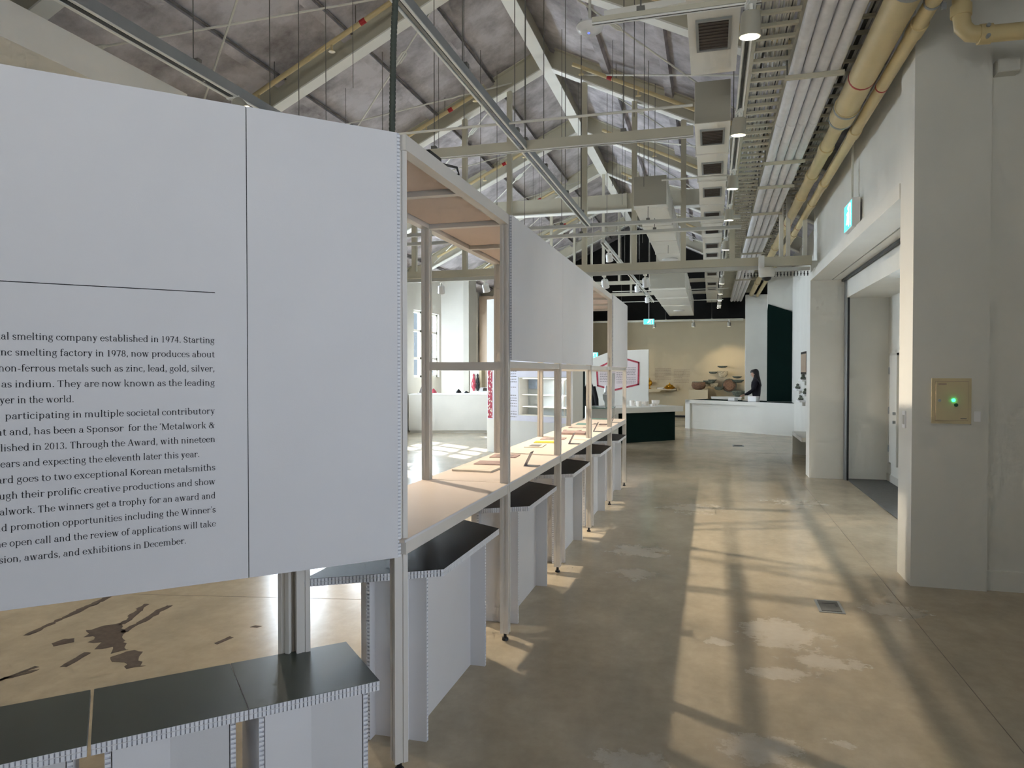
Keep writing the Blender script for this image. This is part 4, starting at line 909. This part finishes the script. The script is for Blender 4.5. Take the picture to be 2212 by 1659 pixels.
# --- green based table at 45 degrees
T0 = Vector((-1.914, 15.994, 0)); td = Vector((1, 1, 0)).normalized(); tn = Vector((-1, 1, 0)).normalized()
t = wthing('exhibition_table', 'white slab table on a dark green base with white cups', 'table', T0)
q = lambda s, n_: T0+td*s+tn*n_
def slab(mb, s0, s1, n0, n1, z0, z1): return mb.fprism([(s0, n0), (s1, n0), (s1, n1), (s0, n1)], T0+ZU*z0, td, tn, ZU*(z1-z0))
build('base', slab(MB(), .0, 1.58, .04, 1.0, 0, .675), GREEN, t)
build('top', slab(MB(), -.28, 1.80, 0, 1.15, .675, .80), WALL, t)
build('end_panel', slab(MB(), -.28, -.12, 0, 1.1, 0, .675), WALL, t)
t = wthing('plinth', 'pale blue white plinth left of the green based table', 'plinth', (-2.17, 14.7, 0))
build('body', MB().box(-2.42, -1.98, 14.5, 15.1, 0, .85), WALL, t); build('glass_top', MB().box(-2.44, -1.96, 14.48, 15.12, .85, .872), mat('pale_green_top', (150, 178, 170), .2, noise=.03), t)
CUPS = [(-1.81, 17.0, .065, .13, 'tall white porcelain cup, leftmost on the slab table'), (-1.63, 16.75, .06, .125, 'white cylinder cup in front of the tall cup'), (-1.50, 17.25, .055, .10, 'white porcelain cup in the middle of the slab table'), (-1.30, 17.45, .095, .125, 'wide white porcelain bowl, rightmost on the slab table'), (-1.33, 17.0, .05, .055, 'small grey white dish at the front of the slab table')]
for x, y, r_, h_, lab in CUPS:
    t = wthing('porcelain_cup', lab, 'cup', (x, y, .80), 'white porcelain on the slab table')
    if 'bowl' in lab: pf = [(.6*r_, 0), (.62*r_, .2*h_), (.95*r_, .38*h_), (r_, h_), (.93*r_, h_), (.85*r_, .45*h_), (.4*r_, .3*h_), (.01, .28*h_)]
    else: pf = [(.9*r_, 0), (r_, .1*h_), (r_, h_), (.92*r_, h_), (.9*r_, .15*h_), (.01, .12*h_)]
    build('body', MB().lathe(pf, (x, y, .80)), CLAY, t, smooth=True)
    if 'tall' in lab or 'middle' in lab: build('cup_handle', MB().tube([(x-r_, y, .80+.8*h_), (x-r_-.04, y, .80+.75*h_), (x-r_-.045, y, .80+.45*h_), (x-r_, y, .80+.3*h_)], .008, 8), CLAY, t, smooth=True)
VS = [(-2.08, 14.75, [(.05, 0), (.06, .03), (.055, .1), (.095, .16), (.10, .26), (.06, .30), (.05, .33), (.01, .335)], .872, 'squat white ceramic vessel with a waist on the pale plinth'),
      (-2.10, 14.95, [(.06, 0), (.085, .12), (.085, .3), (.07, .42), (.06, .44), (.01, .445)], .872, 'tall rounded white ceramic vessel on the pale plinth'),
      (-2.02, 15.02, [(.05, 0), (.055, .5), (.06, .68), (.05, .69), (.01, .69)], .872, 'slender white ceramic column vase, tallest on the pale plinth')]
for x, y, pf, z, lab in VS:
    t = wthing('ceramic_vessel', lab, 'vase', (x, y, z)); build('body', MB().lathe(pf, (x, y, z)), WHITE, t, smooth=True)
    build('rim_ring', MB().lathe([(pf[-2][0]*.7, pf[-2][1]), (pf[-2][0]*1.08, pf[-2][1]), (pf[-2][0]*1.08, pf[-2][1]+.012), (pf[-2][0]*.7, pf[-2][1]+.012)], (x, y, z)), WHITE, t, smooth=True)
# --- black draped coat
t = wthing('draped_coat', 'black draped coat standing before the hexagon poster partition', 'coat', (-2.83, 17.0, .0))
build('garment', MB().lathe([(.26, .0), (.24, .35), (.22, .7), (.17, 1.0), (.12, 1.2), (.06, 1.33), (.05, 1.38), (.01, 1.39)], (-2.84, 17.0, .02), 20, 1.0, .6), CLOTHK, t, smooth=True)
build('sleeve', MB().tube([(-2.74, 16.95, 1.25), (-2.66, 16.93, .95), (-2.64, 16.9, .68)], [.06, .055, .045], 10), CLOTHK, t, smooth=True)
build('sleeve', MB().tube([(-2.94, 16.95, 1.25), (-3.02, 16.93, .95), (-3.04, 16.9, .68)], [.06, .055, .045], 10), CLOTHK, t, smooth=True)
# --- hexagon poster partition
hp = wthing('poster_partition', 'grey white partition with a red bordered hexagon text poster', 'partition', (-2.4, 19.0, 0))
build('partition_body', MB().fprism([(-3.4, 0), (-1.60, 0), (-1.60, 2.2), (-2.56, 2.17), (-3.4, 1.86)], (0, 18.98, 0), (1, 0, 0), ZU, (0, .12, 0)), WALL, hp)
HX = [(-1.83, 1.87), (-1.84, 1.26), (-2.50, 1.10), (-2.96, 1.22), (-2.99, 1.72), (-2.35, 2.02)]
build('poster_sheet', MB().fprism(HX, (0, 18.976, 0), (1, 0, 0), ZU, (0, .003, 0)), mat('pale_pink_sheet', (228, 216, 218), .7, noise=.02), hp)
for k in range(6):
    a, b = Vector(HX[k]), Vector(HX[(k+1) % 6]); d = (b-a).normalized(); n_ = Vector((-d.y, d.x))*.045
    c = Vector((-2.41, 1.54)); n_ = n_ if (c-a).dot(n_) > 0 else -n_
    build('red_border', MB().fprism([tuple(a), tuple(b), tuple(b+n_), tuple(a+n_)], (0, 18.971, 0), (1, 0, 0), ZU, (0, .003, 0)), REDINK, hp)
o_ = Vector((0, 18.972, 0)); nx = Vector((0, -1, 0)); dx_ = Vector((1, 0, 0))
textblock(hp, o_, dx_, -2.88, -2.47, 1.62, 7, .045, nx, seed=7); textblock(hp, o_, dx_, -2.44, -1.93, 1.72, 10, .045, nx, seed=8)
heading(hp, '\ud55c\uad6d\uc758 \uae08\uc18d\uacf5\uc608', o_, dx_, -2.88, 1.68, nx, .065)
# --- long white counter on the right
c0, c1 = Vector((-.72, 20.85, 0)), Vector((1.98, 18.88, 0)); cdv = (c1-c0).normalized(); cn = Vector((-cdv.y, cdv.x, 0))
t = wthing('reception_counter', 'long white counter with a recessed front before the beige wall', 'counter', c0)
CL = (c1-c0).length
def cs(mb, s0, s1, n0, n1, z0, z1): return mb.fprism([(s0, n0), (s1, n0), (s1, n1), (s0, n1)], c0+ZU*z0, cdv, cn, ZU*(z1-z0))
build('body', cs(MB(), .0, CL, .05, 1.0, 0, .80), WALL, t)
m = MB(); cs(m, 0, .16, 0, .06, 0, .82); cs(m, 0, CL, 0, .06, .72, .82); cs(m, 2.26, CL, 0, .06, 0, .72); cs(m, .0, CL, .06, 1.0, .8, .81); build('front_frame', m, WALL, t)
build('inlay_top', cs(MB(), .08, CL-.05, .10, .95, .81, .822), GREEN, t)
for k, (s, n_, w_, d_, h_, lab, mm) in enumerate(((1.35, .25, .2, .16, .07, 'small white display block at the middle of the long counter', WHITE), (2.02, .2, .24, .18, .14, 'white display box near the person on the long counter', WHITE), (2.55, .5, .3, .2, .02, 'flat white tray at the right end of the long counter', WHITE), (1.62, .6, .3, .2, .03, 'flat white label tray behind the middle block on the long counter', PAPER))):
    t2 = wthing('display_block', lab, 'display block', c0+cdv*s+cn*n_+ZU*.822, 'blocks on the long counter')
    build('block_body', cs(MB(), s-w_/2, s+w_/2, n_, n_+d_, .822, .822+h_), mm, t2); build('block_plate', cs(MB(), s-w_*.4, s+w_*.4, n_+.02, n_+d_-.02, .822+h_, .824+h_), PAPER2 if k % 2 else WHITE, t2)
# --- green slanted panel on the far right, wall segment behind it
struct('wall_far_panel', MB().box(1.40, 2.05, 19.62, 19.75, 0, 4.4), WALL, 'white wall segment behind the tall green panel')
t = wthing('slanted_board', 'tall dark green board with a slanted top beside the person', 'display board', (1.7, 19.6, .83))
build('panel_board', MB().fprism([(1.39, .84), (1.995, .84), (1.995, 3.16), (1.41, 3.37), (1.39, 3.2)], (0, 19.588, 0), (1, 0, 0), ZU, (0, .03, 0)), GREEN, t)
# --- basket wall and gold pieces on the beige wall
YW = 25.99
def bowl(x, z, w_, h_, m, lab, name='wall_basket'):
    t = wthing(name, lab, 'basket', (x, YW-.1, z), 'baskets on the beige wall')
    build('bowl_body', MB().lathe([(.02, 0), (w_*.3, h_*.1), (w_*.46, h_*.6), (w_*.5, h_), (w_*.45, h_), (w_*.4, h_*.6), (w_*.2, h_*.25), (.01, h_*.2)], (x, YW-.26, z), 20, 1, .45), m, t, smooth=True)
    build('wall_hook', MB().box(x-.01, x+.01, YW-.06, YW, z+h_*.3, z+h_*.5), BASKG, t)
BW = [(.365, 1.75, .34, .07, BASKG, 'thin dark hanging bowl, topmost on the basket wall'), (.05, 1.54, .3, .08, BASKG, 'dark hanging bowl, left of the pale basket'), (.37, 1.42, .36, .22, BASKL, 'pale lacy hanging basket in the upper group'), (.85, 1.39, .32, .07, BASKG, 'thin dark hanging bowl, right of the upper group'),
      (.03, 1.29, .3, .05, BASKG, 'thin dark hanging bowl in the middle left'), (-.08, 1.18, .42, .13, BASKG, 'wide shallow hanging bowl, lower left'), (.88, 1.24, .42, .1, BASKG, 'wide shallow hanging bowl, middle right'), (.25, .98, .36, .12, BASKG, 'shallow hanging bowl below the round basket'), (.08, 1.06, .34, .16, BASKL, 'pale hanging basket at lower left of the group')]
for b in BW: bowl(*b)
t = wthing('round_basket', 'round brown woven basket hung in the wall group', 'basket', (.6, 25.8, 1.14))
build('basket_body', MB().cyl((.6, YW-.02, 1.14), (.6, YW-.2, 1.14), .20, .23, n=24).cyl((.6, YW-.2, 1.14), (.6, YW-.27, 1.14), .23, .15, n=24), BASK, t, smooth=True)
build('rim', MB().tube([(.6+.225*cos(k*pi/12), YW-.2, 1.14+.225*sin(k*pi/12)) for k in range(25)], .018, 6), BASKG, t, smooth=True)
t = wthing('woven_bowl', 'brown woven bowl standing on the cream plinth', 'basket', (-.43, 25.5, .99))
build('bowl_body', MB().lathe([(.1, 0), (.2, .05), (.245, .15), (.22, .26), (.2, .27), (.2, .25), (.01, .2)], (-.43, 25.5, .99)), BASK, t, smooth=True)
build('rim', MB().lathe([(.19, .26), (.215, .255), (.215, .28), (.19, .28)], (-.43, 25.5, .99)), BASKG, t, smooth=True)
t = wthing('plinth', 'cream plinth under the brown woven bowl', 'plinth', (-.43, 25.5, 0)); build('body', MB().box(-.74, -.12, 25.25, 25.8, 0, .97), BACKW, t); build('cap', MB().box(-.75, -.11, 25.24, 25.81, .97, .99), BACKW, t)
t = wthing('plinth', 'low pale shelf plinth under the wall baskets', 'plinth', (.5, 25.2, 0)); build('body', MB().box(.0, .95, 24.9, 25.6, 0, .74), WALL, t); build('cap', MB().box(-.02, .97, 24.88, 25.62, .74, .77), WHITE, t)
t = wthing('woven_ring_basket', 'grey green woven basket beside the person', 'basket', (.93, 25.2, .79))
build('basket_body', MB().lathe([(.1, 0), (.2, .06), (.235, .16), (.21, .2), (.18, .17), (.01, .1)], (.90, 25.2, .775), 22), BASKG, t, smooth=True)
build('rim', MB().lathe([(.19, .18), (.22, .185), (.22, .2), (.19, .2)], (.90, 25.2, .775)), BASKG, t, smooth=True)
t = wthing('wall_shelf', 'cream wall shelf carrying gold pieces', 'shelf', (-1.75, 25.8, .98)); build('board', MB().box(-2.35, -1.2, 25.6, 26.0, .965, 1.0), BACKW, t); build('fascia', MB().box(-2.35, -1.75, 25.59, 25.6, .90, 1.0), BACKW, t)
t = wthing('gold_lantern', 'tall gold ornament at the left end of the wall shelf', 'ornament', (-2.13, 25.7, 1.0))
build('base', MB().lathe([(.06, 0), (.07, .02), (.02, .04), (.02, .1)], (-2.13, 25.75, 1.0)), GOLD, t, smooth=True); build('globe', MB().lathe([(.02, .1), (.08, .14), (.1, .22), (.07, .3), (.02, .33), (.01, .4)], (-2.13, 25.75, 1.0)), GOLD, t, smooth=True)
t = wthing('gold_dish', 'low gold lidded dish on the wall shelf', 'ornament', (-1.43, 25.75, 1.0))
build('dish', MB().lathe([(.1, 0), (.18, .04), (.2, .08), (.01, .1)], (-1.43, 25.75, 1.0), 20, 1, .6), GOLD, t, smooth=True); build('lid', MB().lathe([(.16, .09), (.1, .15), (.02, .18), (.02, .22), (.005, .23)], (-1.43, 25.75, 1.0), 20, 1, .6), GOLD, t, smooth=True)
t = wthing('display_block', 'small white card block between the gold pieces', 'display block', (-1.75, 25.75, 1.0)); build('block_body', MB().box(-1.85, -1.65, 25.65, 25.85, 1.0, 1.05), WHITE, t); build('card', MB().box(-1.83, -1.67, 25.645, 25.65, 1.005, 1.045), PAPER, t)
t = wthing('wall_text', 'two faint grey text blocks printed on the beige wall', 'wall text', (-1.35, 25.98, 1.5))
textblock(t, Vector((0, 25.995, 0)), dx_, -1.95, -1.4, 1.72, 8, .055, nx, BROWNW, .02, 11); textblock(t, Vector((0, 25.995, 0)), dx_, -1.3, -.75, 1.68, 9, .055, nx, BROWNW, .02, 12)
# --- left side: counter, tall partition, brown wall
struct('wall_brown', MB().box(-7.95, -4.3, 24.0, 24.2, 0, 4.3), BROWNW, 'brown exhibition wall at the far left')
struct('wall_tall_pier', MB().box(-7.34, -6.68, 18.75, 18.95, 0, 4.4), WALL, 'tall white pier panel at the far left'); struct('wall_pier_shaded_side', MB().box(-6.68, -6.52, 18.75, 19.4, 0, 4.4), WALLG)  # side box takes the greyer wall tone to paint in its shade
l0, l1 = Vector((-7.68, 17.275, 0)), Vector((-5.55, 17.87, 0)); ld = (l1-l0).normalized(); ln = Vector((-ld.y, ld.x, 0)); LL = (l1-l0).length
def ls(mb, s0, s1, n0, n1, z0, z1): return mb.fprism([(s0, n0), (s1, n0), (s1, n1), (s0, n1)], l0+ZU*z0, ld, ln, ZU*(z1-z0))
t = wthing('display_plinth', 'wide white plinth at the far left with small exhibits', 'plinth', l0)
build('body', ls(MB(), 0, LL, 0, .85, .06, 1.0), WALL, t); build('toe_kick', ls(MB(), .02, LL-.03, .03, .8, 0, .06), WALLG, t); build('top_slab', ls(MB(), -.01, LL+.01, -.01, .86, 1.0, 1.02), WHITE, t)
t = wthing('display_case', 'white tilted display case with a dark screen on the far left plinth', 'display case', l0+ld*2.15+ZU*1.02)
build('case_body', MB().fprism([(0, 0), (.5, 0), (.5, .17), (0, .06)], l0+ld*1.85+ZU*1.02, ln, ZU, ld*.5), WHITE, t); build('screen', MB().fprism([(.1, .0835), (.4, .1495), (.4, .153), (.1, .087)], l0+ld*1.95+ZU*1.02, ln, ZU, ld*.28), SCREEN, t)
for k, (s, n_, c, lab, mm) in enumerate(((.62, .3, .12, 'small red exhibit on the far left plinth', REDINK), (.30, .5, .2, 'small grey cone exhibit on the far left plinth', GREYA), (1.28, .4, .1, 'small black exhibit in the middle of the far left plinth', BLACK), (1.5, .2, .06, 'flat dark exhibit next to the tilted display case', SCREEN))):
    t2 = wthing('small_exhibit', lab, 'exhibit', l0+ld*s+ln*n_+ZU*1.02); p = l0+ld*s+ln*n_+ZU*1.02
    build('stand', MB().obox(p+ZU*.012, ld, ln, ZU, .26, .16, .024), WHITE, t2); build('piece', MB().lathe([(.09, 0), (.07, c*.4), (.03, c*.8), (.01, c)], p+ZU*.024, 12), mm, t2, smooth=True)
t = wthing('plinth', 'tall white box plinth with two small hanging figures', 'plinth', (-6.2, 18.6, 0)); build('body', MB().box(-6.33, -6.07, 18.30, 18.5, 0, 1.74), WALL, t); build('side_face', MB().box(-6.07, -6.0, 18.30, 18.6, 0, 1.78), BACKW, t)
for x, mm, lab in ((-6.21, REDINK, 'dark red hanging figure on the tall white box plinth'), (-6.10, BLACK, 'black hanging figure on the tall white box plinth')):
    t = wthing('hanging_figure', lab, 'figure', (x, 18.26, 1.1))
    build('figure_body', MB().lathe([(.02, 0), (.05, .1), (.03, .2), (.045, .3), (.02, .38), (.03, .43), (.01, .47)], (x, 18.26, 1.09), 12, 1, .5), mm, t, smooth=True)
    for s in (-1, 1): build('arm', MB().tube([(x+s*.03, 18.26, 1.38), (x+s*.065, 18.25, 1.28), (x+s*.05, 18.25, 1.18)], .01, 6), mm, t, smooth=True)
textblock(wthing('wall_text', 'small grey text block on the brown wall at far left', 'wall text', (-6.0, 23.98, 1.5)), Vector((0, 23.995, 0)), dx_, -7.1, -6.4, 1.95, 14, .06, nx, INKG, .02, 21)
# --- right wall: bench, shelves, framed picture
t = wthing('wall_bench', 'white bench by the right wall beyond the far column', 'bench', (1.75, 14.0, 0))
build('seat', MB().box(1.52, 1.97, 13.3, 14.8, .38, .45), WALL, t); build('end_panel', MB().box(1.70, 1.97, 13.3, 13.36, 0, .38), WALL, t); build('end_panel', MB().box(1.52, 1.97, 14.74, 14.8, 0, .38), WALLG, t)
t = wthing('framed_picture', 'dark framed picture on the right wall beyond the far column', 'picture', (1.96, 17.4, 1.5)); build('frame', MB().box(1.95, 1.98, 16.3, 17.3, 1.55, 2.05), BLACK, t); build('canvas', MB().box(1.945, 1.95, 16.36, 17.24, 1.6, 2.0), BROWNW, t)
for k, (y, z) in enumerate(((16.6, 1.44), (17.6, 1.22), (16.2, 1.14), (17.0, .98))):
    t = wthing('wall_ledge', 'small white display ledge on the right wall, %s from the top' % ORD[k], 'shelf', (1.95, y, z), 'right wall ledges'); build('ledge', MB().box(1.86, 1.98, y-.35, y+.35, z-.04, z), WHITE, t); build('bracket', MB().box(1.92, 1.98, y-.3, y-.2, z-.12, z-.04), WALLG, t)
    t = wthing('small_ornament', 'tiny dark ornament on the right wall ledge, %s from the top' % ORD[k], 'ornament', (1.92, y, z), 'right wall ornaments'); build('ornament_body', MB().lathe([(.04, 0), (.06, .03), (.03, .07), (.035, .1), (.005, .12)], (1.92, y, z), 10), BASKG, t, smooth=True); build('ornament_base', MB().lathe([(.05, 0), (.05, .01), (.01, .011)], (1.92, y, z), 10), BLACK, t)

# ================================================================== NEAR RIGHT: COLUMN FITTINGS AND FLOOR DETAILS
t = wthing('electrical_box', 'ivory electrical box with a green lamp on the near column', 'electrical box', (1.695, 5.9, 1.22))
build('box_frame', MB().box(1.567, 1.824, 5.885, 5.90, 1.222, 1.555), BOXM, t)
d = build('box_door', MB().box(1.592, 1.80, 5.876, 5.886, 1.248, 1.53), BOXM, t)
build('door_gap', MB().box(1.588, 1.804, 5.8845, 5.8855, 1.244, 1.534), BROWNW, d)
build('lock', MB().cyl((1.615, 5.872, 1.392), (1.615, 5.877, 1.392), .011, n=12), ALU, d)
build('green_lamp', MB().lathe([(.003, .014), (.008, .011), (.012, .004), (.012, 0)], (0, 0, 0), 12), LEDG, d)
gl = bpy.data.objects[[o.name for o in d.children if o.name.startswith('green_lamp')][0]]; gl.matrix_parent_inverse = Matrix.Identity(4); gl.location = (1.706, 5.876, 1.395); gl.rotation_euler = (pi/2, 0, 0)
build('knob', MB().cyl((1.722, 5.868, 1.36), (1.722, 5.877, 1.36), .013, n=14), mat('dark_green_knob', (40, 80, 50), .4, noise=.05), d)
build('name_plate', MB().box(1.606, 1.66, 5.8745, 5.876, 1.506, 1.519), BROWNW, d); build('name_plate', MB().box(1.752, 1.792, 5.8745, 5.876, 1.258, 1.264), INKG, d)
t = wthing('wall_switch', 'white double wall switch beside the ivory box', 'switch', (1.862, 5.9, 1.22)); build('plate', MB().box(1.826, 1.90, 5.89, 5.90, 1.216, 1.336), WALL, t); build('rocker', MB().box(1.842, 1.884, 5.884, 5.89, 1.24, 1.315), WHITE, t)
t = wthing('wall_switch', 'narrow white switch plate on the side of the near column', 'switch', (1.44, 6.1, 1.2)); build('plate', MB().box(1.43, 1.44, 6.06, 6.14, 1.17, 1.30), WHITE, t); build('rocker', MB().box(1.425, 1.43, 6.075, 6.125, 1.2, 1.27), WALLG, t)
t = wthing('floor_outlet', 'square metal floor outlet cover in the aisle', 'floor outlet', (.78, 5.22, 0), None)
build('cover_plate', MB().box(.70, .862, 5.09, 5.36, 0, .004), ALU, t); build('lid', MB().box(.718, .844, 5.115, 5.335, .004, .007), RUBBER, t); build('lid_slot', MB().box(.74, .82, 5.27, 5.285, .007, .008).box(.82, .832, 5.22, 5.285, .007, .008), BLACK, t)
t = wthing('floor_outlet', 'small flat floor outlet before the long counter', 'floor outlet', (.55, 16.2, 0)); build('cover_plate', MB().box(.45, .68, 16.0, 16.35, 0, .004), ALU, t); build('lid', MB().box(.48, .65, 16.05, 16.3, .004, .006), RUBBER, t)
# floor: torn residue marks on the left, saw cut joints
FL = bpy.data.objects['floor']
MARKS = [[(-3.72, 3.50), (-3.70, 3.56), (-3.62, 3.66), (-3.50, 3.57), (-3.40, 3.44), (-3.22, 3.31), (-3.27, 3.25), (-3.36, 3.32), (-3.42, 3.28), (-3.47, 3.36), (-3.55, 3.36), (-3.57, 3.43), (-3.64, 3.42)],
         [(-3.24, 3.22), (-3.20, 3.34), (-3.12, 3.32), (-3.10, 3.24), (-3.02, 3.20), (-2.96, 3.14), (-3.03, 3.11), (-3.08, 3.16), (-3.15, 3.15)], [(-3.56, 2.78), (-3.54, 2.80), (-3.51, 2.99), (-3.54, 2.99)], [(-3.40, 3.02), (-3.36, 3.03), (-3.40, 3.22), (-3.44, 3.22)],
         [(-3.50, 3.53), (-3.46, 3.55), (-3.55, 4.02), (-3.60, 4.02)], [(-3.60, 3.62), (-3.57, 3.66), (-3.72, 4.0), (-3.76, 3.99)], [(-4.02, 3.34), (-3.99, 3.35), (-4.10, 4.06), (-4.15, 4.05)], [(-3.74, 3.27), (-3.69, 3.24), (-3.63, 3.33), (-3.68, 3.37), (-3.73, 3.35)],
         [(-2.82, 3.54), (-2.79, 3.52), (-2.77, 3.64), (-2.80, 3.66)], [(-2.78, 3.82), (-2.73, 3.82), (-2.72, 3.86), (-2.77, 3.86)], [(-3.62, 2.66), (-3.60, 2.66), (-3.47, 2.95), (-3.5, 2.96)]]
def ragged(q, r=.022):
    random.seed(len(q)*7+int(abs(q[0][0]*100))); out = []
    for i in range(len(q)):
        a, b = Vector(q[i]), Vector(q[(i+1) % len(q)]); m = max(2, int((b-a).length/.035))
        for j in range(m):
            p = a.lerp(b, j/m); out.append((p.x+random.uniform(-r, r)*.6, p.y+random.uniform(-r, r)))
    return out
for q in MARKS:
    small = max(abs(a[0]-b[0]) for a in q for b in q) < .12
    q = ragged(q, .006 if small else .02)
    build('floor_mark', MB().prism(q, .0003, .0012), STAIN, FL)
CUT = mat('saw_cut', (120, 108, 90), .6, noise=.1)
for x0, y0, x1, y1 in ((1.27, 2.0, 1.27, 24), (-.85, 14.8, 1.9, 14.8), (-7, 9.2, 1.2, 9.2), (-6, 3.75, -1.9, 4.6)):
    build('floor_joint', MB().bar((x0, y0, .0004), (x1, y1, .0004), .004, .0008), CUT, FL)

# ================================================================== PERSON BEHIND THE LONG COUNTER
def skin_mesh(name, joints, edges, radii, m, parent, root=0, sub=2):
    me = bpy.data.meshes.new(name); me.from_pydata(joints, edges, []); o = bpy.data.objects.new(name, me); COL.objects.link(o)
    sk = o.modifiers.new('skin', 'SKIN'); sk.use_smooth_shade = True
    for i, r_ in enumerate(radii):
        v = me.skin_vertices[0].data[i]; v.radius = r_ if isinstance(r_, tuple) else (r_, r_); v.use_root = (i == root)
    sb = o.modifiers.new('sub', 'SUBSURF'); sb.levels = sub; sb.render_levels = sub
    bpy.context.view_layer.update()
    dg = bpy.context.evaluated_depsgraph_get(); em = bpy.data.meshes.new_from_object(o.evaluated_get(dg)); bpy.data.objects.remove(o)
    em.materials.clear(); em.materials.append(m); em.polygons.foreach_set('use_smooth', [True]*len(em.polygons))
    q = bpy.data.objects.new(name, em); COL.objects.link(q); q.parent = parent
    return q
# local frame: person faces -x, z up, feet at 0
pe = thing('person', 'person with long black hair in dark clothes reaching over the long counter', 'person', (1.22, 21.05, 0), -.15)
J = [(0, 0, .92), (-.01, 0, 1.08), (-.02, 0, 1.24), (-.02, 0, 1.36), (-.03, 0, 1.43), (-.045, 0, 1.50),           # 0-5 pelvis..neck
     (-.02, .15, 1.35), (-.06, .19, 1.12), (-.24, .15, .98), (-.30, .13, .96),                                     # 6-9 left arm
     (-.02, -.15, 1.35), (-.05, -.20, 1.12), (-.23, -.17, 1.0), (-.30, -.15, .97),                                 # 10-13 right arm
     (0, .09, .86), (-.02, .10, .48), (.02, .10, .08), (-.10, .11, .035),                                          # 14-17
     (0, -.09, .86), (-.01, -.10, .48), (.03, -.10, .08), (-.09, -.11, .035)]
E_ = [(0, 1), (1, 2), (2, 3), (3, 4), (4, 5), (3, 6), (6, 7), (7, 8), (8, 9), (3, 10), (10, 11), (11, 12), (12, 13), (0, 14), (14, 15), (15, 16), (16, 17), (0, 18), (18, 19), (19, 20), (20, 21)]
RR = [(.13, .155), (.115, .135), (.125, .155), (.11, .15), (.06, .065), .05, .066, .055, .043, .035, .066, .055, .043, .035, .085, .062, .045, .038, .085, .062, .045, .038]
body = skin_mesh('clothed_body', J, E_, RR, COAT, pe)
head = build('head', MB().lathe([(.01, -.115), (.045, -.10), (.064, -.055), (.074, 0), (.076, .04), (.066, .08), (.04, .105), (.01, .113)], (0, 0, 0), 18, 1.18, 1.0), SKIN, pe, smooth=True); head.location = (-.062, 0, 1.555); head.rotation_euler = (0, -.22, 0)
build('nose', MB().add([(-.083, -.012, -.03), (-.083, .012, -.03), (-.108, 0, -.028), (-.086, 0, .015)], [(0, 1, 2), (0, 2, 3), (1, 3, 2), (0, 3, 1)]), SKIN, head)
for s in (-1, 1):
    build('eye', MB().lathe([(.002, -.007), (.008, 0), (.002, .007)], (-.079, s*.03, .012), 8), BLACK, head); build('ear', MB().lathe([(.004, -.025), (.014, -.01), (.014, .012), (.004, .025)], (.0, s*.076, -.01), 8, 1, .5), SKIN, head)
build('mouth', MB().box(-.084, -.076, -.022, .022, -.062, -.054), mat('lips', (160, 96, 92), .5, noise=.05), head)
build('hair', MB().lathe([(.05, -.42), (.085, -.36), (.088, -.2), (.084, -.06), (.092, .0), (.094, .05), (.085, .09), (.05, .122), (.01, .13)], (.038, 0, 0), 18, 1.0, 1.0).lathe([(.088, .045), (.09, .075), (.06, .12), (.01, .13)], (.0, 0, 0), 18, 1.1, 1.0), HAIR, head, smooth=True)
def hand(root, d, side):
    R_ = Vector(root); d = Vector(d).normalized(); s = Vector((0, side, 0)); j = [R_, R_+d*.045, R_+d*.085]; e = [(0, 1), (1, 2)]; r_ = [(.026, .02), (.034, .016), (.032, .014)]
    for k, L_ in enumerate((.07, .078, .072, .058)):
        b = R_+d*.08+s*(.026-.017*k); i = len(j); dn = Vector((0, 0, -1))
        j += [b+d*L_*.4+dn*.004, b+d*L_*.7+dn*.02, b+d*L_*.85+dn*.036]; e += [(2, i), (i, i+1), (i+1, i+2)]; r_ += [.0085, .008, .007]
    i = len(j); j += [R_+d*.035+s*.045, R_+d*.07+s*.058+Vector((0, 0, -.012)), R_+d*.095+s*.052+Vector((0, 0, -.024))]; e += [(1, i), (i, i+1), (i+1, i+2)]; r_ += [.011, .0095, .008]
    return skin_mesh('hand', [tuple(p) for p in j], e, r_, SKIN, pe, 0, 1)
hand((-.30, .13, .96), (-1, -.1, -.25), -1); hand((-.30, -.15, .97), (-1, .1, -.25), 1)
